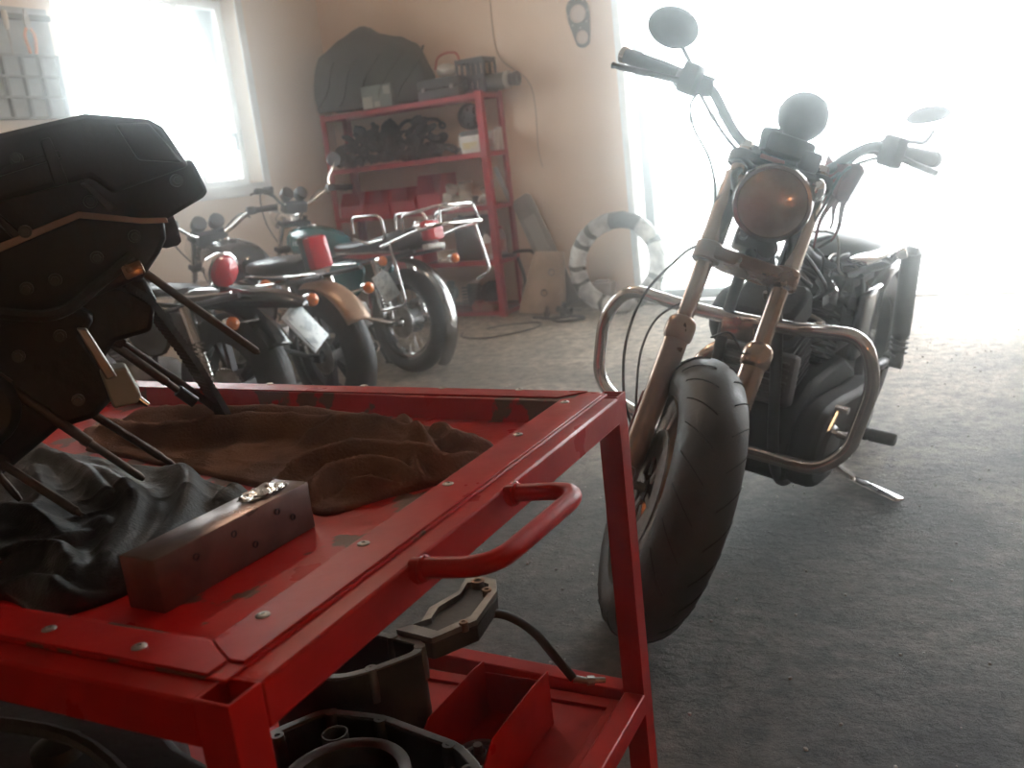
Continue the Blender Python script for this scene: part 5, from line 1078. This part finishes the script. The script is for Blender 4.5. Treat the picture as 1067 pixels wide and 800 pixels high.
# black clutch wheel standing behind the tubs
cw = thing('clutch_drum', 'black clutch drum standing upright behind the white tub on the second shelf', 'clutch drum', P(-.24, .24, ZS[1]+.27))
mb = MB(); mb.lathe([(.04, -.03), (.085, -.03), (.095, -.02), (.095, .03), (.085, .035), (.08, .0), (.04, .0)], (0, 0, 0), (.1, -1, .1), 28, closed=True); mb.done('drum', BLKMET, cw)
mb = MB()
for k in range(6): a = 2*PI*k/6; mb.cyl((.06*math.cos(a), -.03, .06*math.sin(a)), (.06*math.cos(a), .0, .06*math.sin(a)), .014, None, 10)
mb.cyl((0, -.02, 0), (0, .03, 0), .042, None, 18); mb.done('plate_bolts', DALU, cw)
eb = thing('cylinder_block', 'dark cylinder head block under the black clutch drum', 'cylinder head', P(-.24, .245, ZS[1]))
mb = MB(); mb.box((0, 0, .085), (.17, .11, .165), None, .012)
for k in range(6): mb.box((0, 0, .03+.024*k), (.19, .13, .007), None, .002)
mb.done('casting', PM[0], eb)
# white tubs
def tub(label, x, y, z, w_, d_, h_, fill, rz=0):
    t = thing('plastic_tub', label, 'tub', P(x, y, z, rz))
    o = lambda k: [(-w_/2*k, -d_/2*k), (w_/2*k, -d_/2*k), (w_/2*k, d_/2*k), (-w_/2*k, d_/2*k)]
    mb = MB(); rg = [[(a, b, zz) for a, b in o(k)] for k, zz in ((.86, 0), (1, h_), (1.04, h_), (1.04, h_-.012), (1.0, h_-.012), (.97, h_-.001), (.84, .006))]
    mb.rings(rg); mb.done('tub_wall', WHITEPL, t, bevel=.002)
    mb = MB(); mb.rings([[(a, b, zz) for a, b in o(k)] for k, zz in ((.85, .008), (.92, h_*.6))]); mb.done('contents', fill, t)
    mb = MB(); rbox(mb, -w_*.36, w_*.36, -d_/2*.955, -d_/2*.945, h_*.22, h_*.62); return t, mb.done('tub_label', mat('yellow_print', (.62, .50, .22), .5, 0, (.66, .62, .5), 14), t)
tub('white tub with a yellow print at the front of the second shelf', -.145, .065, ZS[1], .18, .10, .125, mat('yellow_grease', (.55, .40, .12), .6))
tub('white tub with a pale print beside the shelf end post', -.07, .20, ZS[1], .11, .12, .145, mat('white_grease', (.6, .58, .5), .6), 8)[1].data.materials[0] = mat('pink_print', (.55, .36, .32), .5)
cn = thing('paint_can', 'white cylindrical can standing at the open end of the second shelf', 'can', P(-.045, .285, ZS[1]))
mb = MB(); mb.lathe([(0, 0), (.036, 0), (.037, .004), (.037, .15), (.034, .155), (0, .156)], (0, 0, 0), (0, 0, 1), 24); mb.done('body', WHITEPL, cn)
mb = MB(); mb.lathe([(.0, .156), (.03, .156), (.031, .17), (0, .172)], (0, 0, 0), (0, 0, 1), 24); mb.done('lid', WHITEPL, cn)

# --- third shelf: red picking bins, castings
BIN = mat('red_bin_plastic', (.52, .012, .03), .4, 0, (.45, .01, .025), 6)
def bin_(label, x, y, z, w_, d_, h_, rz=0):
    t = thing('picking_bin', label, 'bin', P(x, y, z, rz), 'red picking bins')
    mb = MB(); rbox(mb, -w_/2, w_/2, 0, d_, 0, .004); rbox(mb, -w_/2, w_/2, d_-.004, d_, .004, h_)
    rbox(mb, -w_/2, w_/2, 0, .004, .004, h_*.45)
    for sx in (-1, 1): x0 = sx*(w_/2-.002); mb.prism([(0, .004), (d_, .004), (d_, h_), (.06, h_), (0, h_*.45)], -.002, .002, Matrix(((0, 0, 1, x0), (1, 0, 0, 0), (0, 1, 0, 0), (0, 0, 0, 1))))
    mb.done('shell', BIN, t, bevel=.0008)
    mb = MB(); mb.tube([(-w_/2, -.004, h_*.45), (w_/2, -.004, h_*.45)], .006, 8); mb.done('front_lip', BIN, t)
    return t
labs = ('first red picking bin from the shelf corner on the third shelf', 'second red picking bin from the shelf corner on the third shelf', 'third red picking bin from the shelf corner on the third shelf', 'tallest red picking bin, next to the pale castings on the third shelf')
for i in range(3): bin_(labs[i], -1.32+.245*i, .03, ZS[2], .235, .26, .19)
bin_(labs[3], -.575, .03, ZS[2], .22, .26, .265)
tr = thing('parts_tray', 'long low red tray lying behind the motorcycle seats below the picking bins', 'tray', P(-1.08, .02, ZS[3]))
mb = MB(); rbox(mb, -.38, .38, 0, .28, 0, .004)
for a in ((-.38, .38, 0, .004), (-.38, .38, .276, .28), (-.38, -.376, .004, .276), (.376, .38, .004, .276)): rbox(mb, *a, .004, .20)
mb.done('tray_shell', BIN, tr, bevel=.001)
mb = MB(); rbox(mb, -.002, .002, .004, .276, .004, .19); mb.done('divider', BIN, tr)
PALE = mat('pale_cast_part', (.52, .47, .40), .6, .2, (.34, .30, .26), 12, .2, 60)
for i, (x, y, s, lb) in enumerate(((-.415, .08, 1.25, 'pale upright casting standing beside the tall red bin'), (-.285, .10, 1.35, 'pale casting with a bell mouth in the middle of the third shelf'), (-.10, .12, 1.05, 'pale low casting near the end post of the third shelf'))):
    o = MB(); o.box((0, 0, .05*s), (.07*s, .06*s, .09*s), rot(0, 0, 20*i), .012); o.lathe([(.02*s, 0), (.036*s, .03*s), (.042*s, .06*s), (.034*s, .06*s), (.02*s, .01*s)], (.01*s, 0, .075*s), (.5-.5*i, -.2, 1), 18); o.cyl((-.02*s, 0, .03*s), (-.065*s, -.01, .05*s), .024*s, .028*s, 14); o.box((0, 0, .006), (.09*s, .075*s, .012), None, .003)
    tag(o.done('casting', PALE, mw=P(x, y, ZS[2], 15*i)), lb, 'casting')
mb = MB(); mb.prism([(-.02, 0), (.02, 0), (.022, .27), (.012, .285), (-.016, .28)], 0, .008)
tag(mb.done('metal_bracket', mat('pale_zinc', (.42, .41, .38), .45, .6), mw=RM @ Matrix.Translation((-.015, .296, ZS[2]+.006)) @ rot(0, -24, 0) @ rot(84, 0, 0)), 'pale flat metal bracket leaning across the open end of the third shelf', 'bracket')
mb = MB(); mb.box((0, 0, .035), (.16, .14, .07), None, .02); mb.cyl((.02, -.06, .04), (.02, -.09, .04), .02, .024, 14)
tag(mb.done('gearbox_casting', PM[0], mw=P(-.36, .25, ZS[2], 12)), 'dark lid casting at the back of the third shelf behind the pale castings', 'casting')

# --- fourth shelf
bb = thing('battery', 'black slab sided battery standing on the fourth shelf near the end post', 'battery', P(-.29, .15, ZS[3], 4))
mb = MB(); mb.box((0, 0, .15), (.22, .19, .30), None, .012); mb.done('case', mat('black_battery', (.03, .03, .03), .5), bb)
mb = MB(); mb.box((0, 0, .315), (.225, .195, .03), None, .008); mb.cyl((-.07, -.05, .33), (-.07, -.05, .345), .014, None, 12); mb.cyl((.07, -.05, .33), (.07, -.05, .345), .014, None, 12); mb.done('battery_lid', BLKPL, bb)
def bottle(label, x, y, h_, r_, m, capm):
    t = thing('oil_bottle', label, 'bottle', P(x, y, ZS[3]))
    mb = MB(); mb.lathe([(0, 0), (r_*.92, 0), (r_, .008), (r_, h_*.68), (r_*.85, h_*.78), (r_*.38, h_*.88), (r_*.36, h_*.93), (0, h_*.93)], (0, 0, 0), (0, 0, 1), 22); mb.done('body', m, t)
    mb = MB(); mb.lathe([(r_*.44, h_*.91), (r_*.46, h_), (0, h_*1.005)], (0, 0, 0), (0, 0, 1), 18); mb.done('cap', capm, t)
    mb = MB(); mb.lathe([(r_*1.012, h_*.18), (r_*1.012, h_*.58)], (0, 0, 0), (0, 0, 1), 22); mb.done('bottle_label', mat('faded_red_print', (.42, .14, .12), .5, 0, (.5, .42, .36), 12), t)
bottle('white oil bottle with a red band beside the battery', -.135, .08, .21, .036, WHITEPL, BLKPL)
bottle('grey oil bottle next to the shelf end post on the fourth shelf', -.075, .20, .235, .038, mat('grey_bottle', (.30, .29, .27), .45), mat('red_cap', (.45, .03, .03), .4))
mb = MB(); mb.box((0, 0, .04), (.14, .10, .08), None, .004); mb.box((0, 0, .083), (.144, .104, .008), None, .002)
tag(mb.done('small_carton', mat('cream_card', (.52, .46, .36), .8), mw=P(-.50, .09, ZS[3], 6)), 'small cream carton on the fourth shelf beside the battery', 'carton')
mb = MB(); mb.tube(rounded([(.0, .0, .0), (.04, .0, .035), (.16, .01, .035), (.19, .02, .0)], .03), .012, 10); mb.box((-.01, 0, .012), (.10, .07, .024), None, .006)
tag(mb.done('footrest_bar', BLKMET, mw=P(.0, .18, ZS[3], 10)), 'black bent bar sticking out at the open end of the fourth shelf', 'bar')

# --- bottom shelf
for i, (x, y, kind, s, lb) in enumerate(((-1.2, .12, 'cylinder_barrel', 1.5, 'large finned barrel at the dark end of the bottom shelf'), (-.86, .14, 'clutch_cover', 1.7, 'large round cover lying on the bottom shelf'), (-.55, .12, 'carburetor', 1.6, 'big carburetor body on the bottom shelf'), (-.36, .18, 'cylinder_barrel', 1.4, 'finned barrel lying on the bottom shelf behind the red housing'), (-.22, .20, 'gear_wheel', 1.6, 'wide gear leaning on the bottom shelf near the end post'))):
    heap(x, y, ZS[4]+(.062*s+.018 if kind != 'clutch_cover' else .044), kind, s, Euler((.15 if kind != 'gear_wheel' else 1.2, .1, i)), PM[i % 2], lb, 'engine parts on the bottom shelf')
mb = MB(); mb.box((0, 0, .03), (.20, .11, .06), rot(0, 0, 0), .014); mb.cyl((.06, -.04, .05), (.06, -.065, .05), .022, None, 14); mb.box((-.06, 0, .066), (.05, .07, .016), None, .004)
tag(mb.done('red_housing', mat('dull_red_housing', (.38, .05, .04), .5, 0, (.30, .16, .10), 14), mw=P(-.20, .065, ZS[4], -5)), 'dull red plastic housing at the front of the bottom shelf', 'housing')

# ------------------------------------------------------------------ against the back wall
ck = thing('paper_sack', 'stiff brown paper sack with two dark holes leaning on the wall', 'sack', RM @ Matrix.Translation((.30, .015, .016)) @ rot(-11, 4, 6))
mb = MB(); secs = []
for z, w_, d_ in ((0, .34, .12), (.03, .35, .13), (.15, .33, .12), (.28, .28, .10), (.38, .245, .07), (.44, .235, .035), (.455, .22, .018)):
    secs.append([Vector((w_/2*math.copysign(abs(math.cos(a))**.45, math.cos(a))+.012*noise.noise(Vector((a, z*7, 1)))+.10*z, d_/2*math.copysign(abs(math.sin(a))**.6, math.sin(a))+.008*noise.noise(Vector((a*2, z*9, 5))), z)) for a in [2*PI*k/28 for k in range(28)]])
mb.rings(secs); sk = mb.done('sack_body', mat('brown_sack_paper', (.40, .28, .19), .85, 0, (.30, .20, .13), 7, .25, 30), ck, ang=60)
for x, z in ((.09, .30), (.04, .15)):
    mb = MB(); yy = -.066+.06*max(0, z-.15); mb.lathe([(.022, .0), (.028, .003), (.026, .008), (.020, .004), (.017, -.012), (0, -.014)], (x, yy, z), (0, -1, .1), 18); mb.done('dark_hole', mat('dark_hole_rim', (.09, .06, .05), .8), ck)
gp2 = thing('leaning_plate', 'weathered grey flat cover leaning on the wall behind the paper sack', 'plate', RM @ Matrix.Translation((.47, .165, .045)) @ rot(-8.5, 0, 0) @ rot(0, -25, 0))
mb = MB(); mb.prism([(-.085, 0), (.085, 0), (.095, .05), (.085, .88), (.06, .91), (-.06, .91), (-.085, .88), (-.095, .05)], 0, .02, Matrix(((1, 0, 0, 0), (0, 0, -1, 0), (0, 1, 0, 0), (0, 0, 0, 1)))); mb.done('sheet', mat('weathered_zinc', (.30, .28, .26), .6, .3, (.20, .18, .16), 6), gp2, bevel=.004)
mb = MB(); mb.prism([(-.05, .45), (.05, .45), (.05, .74), (-.05, .74)], .02, .026, Matrix(((1, 0, 0, 0), (0, 0, -1, 0), (0, 1, 0, 0), (0, 0, 0, 1)))); mb.done('raised_panel', mat('pale_zinc2', (.36, .34, .31), .6, .3), gp2, bevel=.003)
# boxy stop behind the tyre
bk = thing('concrete_block', 'small dusty concrete block standing inside the wrapped tyre ring by the wall', 'block', P(.72, .22, 0, 5))
mb = MB(); mb.box((0, 0, .10), (.16, .12, .20), None, .008); mb.box((0, 0, .207), (.10, .07, .014), None, .004); mb.done('body', mat('dusty_block', (.34, .27, .22), .9, 0, (.26, .2, .16), 9, .3, 40), bk)
# tyre in plastic wrap leaning at the door post
ty = thing('wrapped_tyre', 'new motorcycle tyre in torn white plastic wrap leaning at the doorway', 'tyre', RM @ Matrix.Translation((.915, -.02, .004)) @ rot(-13, 0, 0) @ rot(0, 0, 4))
TR, TT = .298, .060
mb = MB(); prof = [(TR+TT*math.cos(R(a)), TT*.85*math.sin(R(a))) for a in range(-140, 141, 14)]
mb.lathe(prof, (0, 0, TR+TT), (0, 1, 0), 72); mb.lathe([(p0*.985, q0*.94) for p0, q0 in prof], (0, 0, TR+TT), (0, 1, 0), 72); tb_ = mb.done('tyre_carcass', RUBBER, ty, ang=60)
mb = MB()
for i in range(18):
    for sg in (-1, 1):
        pts = []
        for q in range(5):
            a = 2*PI*(i+.5*(sg > 0))/18+q*.06; b = sg*R(8+q*13); rr = TR+(TT+.001)*math.cos(b); pts.append(Vector((rr*math.cos(a), TT*.855*math.sin(b), TR+TT+rr*math.sin(a))))
        mb.strap(pts, .008, .003, pts[0]-Vector((0, 0, TR+TT)))
mb.done('tread_blocks', mat('groove_shadow_rubber', (.008, .008, .008), .9), ty)
WRAP = mat('white_plastic_wrap', (.72, .72, .70), .25, 0, (.38, .38, .38), 9, .4, 26, lo=.42, hi=.6)
rng = random.Random(3)
for a0, a1 in ((100, 128), (136, 150), (158, 184), (190, 206), (212, 246), (252, 300), (308, 334), (-18, 24), (30, 58)):
    mb = MB()
    def wrapf(u, v, a0=a0, a1=a1):
        a = R(a0+(a1-a0)*u + 5*noise.noise(Vector((v*5, a0, 1)))); b = 2*PI*v
        k = 1.035+.035*noise.noise(Vector((u*5+a0, math.cos(b)*2, math.sin(b)*2)))
        rr = TR+TT*k*math.cos(b); return Vector((rr*math.cos(a), TT*.85*k*math.sin(b), TR+TT+rr*math.sin(a)))
    mb.grid(wrapf, 10, 26); mb.done('wrap_band', WRAP, ty, ang=50)
# clutch gasket hung on the wall
gk = thing('gasket', 'dark two-hole engine gasket hanging on the beige wall beside the doorway', 'gasket', RM @ Matrix.Translation((.675, YB-.004, 2.02)) @ rot(0, -6, 0))
def ringpoly(n, f): return [f(2*PI*k/n) for k in range(n)]
def eg(a):
    p1 = Vector((.085*math.cos(a), .085*math.sin(a))); return p1
mb = MB(); PT = Matrix(((1, 0, 0, 0), (0, 0, -1, 0), (0, 1, 0, 0), (0, 0, 0, 1)))
outer = [(q.x, q.y) for q in smooth([(-.085, .05, 0), (-.07, .135, 0), (0, .17, 0), (.07, .135, 0), (.085, .05, 0), (.07, -.05, 0), (.06, -.10, 0), (.045, -.155, 0), (0, -.175, 0), (-.045, -.155, 0), (-.06, -.10, 0), (-.07, -.05, 0)], 4, True)]
mb.prism(outer, 0, .007, PT); mb.done('gasket_sheet', mat('black_gasket', (.045, .045, .043), .7), gk)
for zc, rr in ((.055, .050), (-.105, .035)):
    mb = MB(); mb.lathe([(rr, .0075), (rr+.012, .0075), (rr+.010, .011), (rr+.002, .011)], (0, 0, zc), (0, -1, 0), 30, closed=True); mb.lathe([(0, .0078), (rr+.001, .0078)], (0, 0, zc), (0, -1, 0), 30); mb.done('gasket_hole', mat('wall_seen_through', (.50, .40, .33), .85), gk)
for a in range(0, 360, 45):
    x, z = .078*math.cos(R(a)), .06+.10*math.sin(R(a)); mb = MB(); mb.cyl((x*.98, -.007, z), (x*.98, -.009, z), .007, None, 10); mb.done('eyelet', STEEL, gk)
mb = MB(); mb.cyl((0, .004, .150), (0, -.03, .158), .004, None, 8); tag(mb.done('wall_nail', STEEL, mw=gk.matrix_world.copy()), 'steel nail in the wall holding the dark gasket', 'nail')
# cords and cables on the floor at the shelf foot
for i, (pts, lb) in enumerate((([(.0, -.62, .008), (.10, -.78, .008), (.32, -.80, .008), (.50, -.52, .008), (.44, -.30, .008), (.22, -.36, .008), (.12, -.5, .008)], 'thin dark cord curled on the floor before the shelf foot'), ([(.30, -.12, .012), (.48, -.18, .012), (.62, -.10, .012), (.74, -.20, .012), (.60, -.30, .012), (.46, -.22, .030)], 'dark cable heap lying on the floor between sack and tyre'))):
    mb = MB(); mb.tube(smooth(pts, 8), .006 if i == 0 else .010, 7); tag(mb.done('floor_cord', BLKPL, mw=RM), lb, 'cord')
for i, (x, y, s, m, lb) in enumerate(((.52, -.06, .9, PM[0], 'small dark part on the floor by the paper sack'), (.40, -.10, .7, PM[2], 'small rusty part on the floor before the paper sack'))):
    heap(x, y, .05*s, 'carburetor', s, Euler((.2, .3, i*2.0)), m, lb, 'loose parts on the floor by the wall')
# dark crumb of rubber sheet between shelf and sack
mb = MB(); mb.tube(smooth([(.05, .20, .42), (.09, .20, .25), (.08, .16, .12), (.12, .12, .02)], 6), .012, 8); tag(mb.done('rubber_strip', RUBBER, mw=RM), 'black rubber strip hanging from the fourth shelf end to the floor', 'strip')

# ------------------------------------------------------------------ tool board on the window wall
tbm = RM @ Matrix.Translation((XL+.012, -2.66, 1.98)) @ Matrix.Rotation(R(90), 4, 'Z')
tb = thing('tool_board', 'pale tool board with a grid of compartments on the wall beside the window', 'board', tbm)
W_, H_ = .96, .62
mb = MB(); rbox(mb, -W_/2, W_/2, -.004, .008, -H_/2, H_/2); mb.done('back_panel', mat('board_paint', (.42, .45, .46), .7, 0, (.34, .37, .38), 8), tb)
mb = MB()
for k in range(4): z = -H_/2+.115*k; rbox(mb, -W_/2, W_/2, -.035, -.004, z, z+.012)
for k in range(9): x = -W_/2+(W_-.012)*k/8; rbox(mb, x, x+.012, -.034, -.004, -H_/2+.012, .035)
mb.done('compartments', mat('board_slats', (.26, .28, .29), .6), tb)
mb = MB(); rbox(mb, -W_/2, W_/2, -.03, -.004, .24, .27); mb.done('hanging_rail', mat('dark_rail', (.10, .11, .12), .5), tb)
HANDM = [mat('orange_handle', (.65, .24, .08), .45), mat('white_handle', (.72, .68, .62), .4), mat('pink_handle', (.62, .40, .36), .45)]
tls = (('screwdriver', 'screwdriver with an orange handle at the near end of the tool board', -.30, 0), ('pliers', 'pliers with white grips hanging on the tool board', -.18, 1), ('screwdriver', 'screwdriver with a pinkish handle hanging on the tool board', -.06, 2), ('pliers', 'pliers with pinkish grips hanging on the tool board', .06, 2), ('screwdriver', 'screwdriver with a white handle on the tool board', .18, 1), ('pliers', 'pliers with orange grips on the tool board next to the window', .31, 0))
for kind, lb, x, hm_ in tls:
    t = thing(kind, lb, kind, tbm @ Matrix.Translation((x, -.045, .25)), 'tools on the board')
    if kind == 'screwdriver':
        mb = MB(); mb.lathe([(0, .03), (.014, .026), (.017, -.01), (.014, -.06), (.009, -.075)], (0, 0, 0), (0, 0, 1), 16); mb.done('handle', HANDM[hm_], t)
        mb = MB(); mb.cyl((0, 0, -.074), (0, 0, -.20), .004, None, 8); mb.box((0, 0, -.205), (.009, .002, .016)); mb.done('blade', STEEL, t)
    else:
        for sd in (-1, 1):
            mb = MB(); mb.tube(smooth([(sd*.012, 0, -.06), (sd*.030, 0, -.10), (sd*.026, 0, -.16), (sd*.018, 0, -.20)], 5), .009, 10); mb.done('grip', HANDM[hm_], t)
        mb = MB(); mb.prism([(-.016, -.07), (.016, -.07), (.020, -.03), (.012, .02), (.004, .045), (-.004, .045), (-.012, .02), (-.020, -.03)], -.006, .006, Matrix(((1, 0, 0, 0), (0, 0, -1, 0), (0, 1, 0, 0), (0, 0, 0, 1)))); mb.cyl((0, -.008, -.045), (0, .008, -.045), .008, None, 12); mb.done('jaws', STEEL, t)

# ------------------------------------------------------------------ grit on the floor
rng = random.Random(21)
mb = MB()
for i in range(2600):
    x, y = rng.uniform(-.2, 3.2), rng.uniform(.9, 5.0)
    if rng.random() > .35+.5*noise.noise(Vector((x*1.3, y*1.3, 4))): continue
    s = rng.choice((.0018, .0022, .0028, .0042)); mb.ell((x, y, s*.5), (s*rng.uniform(.8, 1.6), s, s*.8), Matrix.Rotation(rng.uniform(0, 3), 4, 'Z'), 6, 4)
tag(mb.done('gravel', mat('pale_grit', (.58, .56, .53), .55, 0, (.36, .35, .33), 40)), 'pale grit scattered over the dark workshop floor', 'grit', kind='stuff')
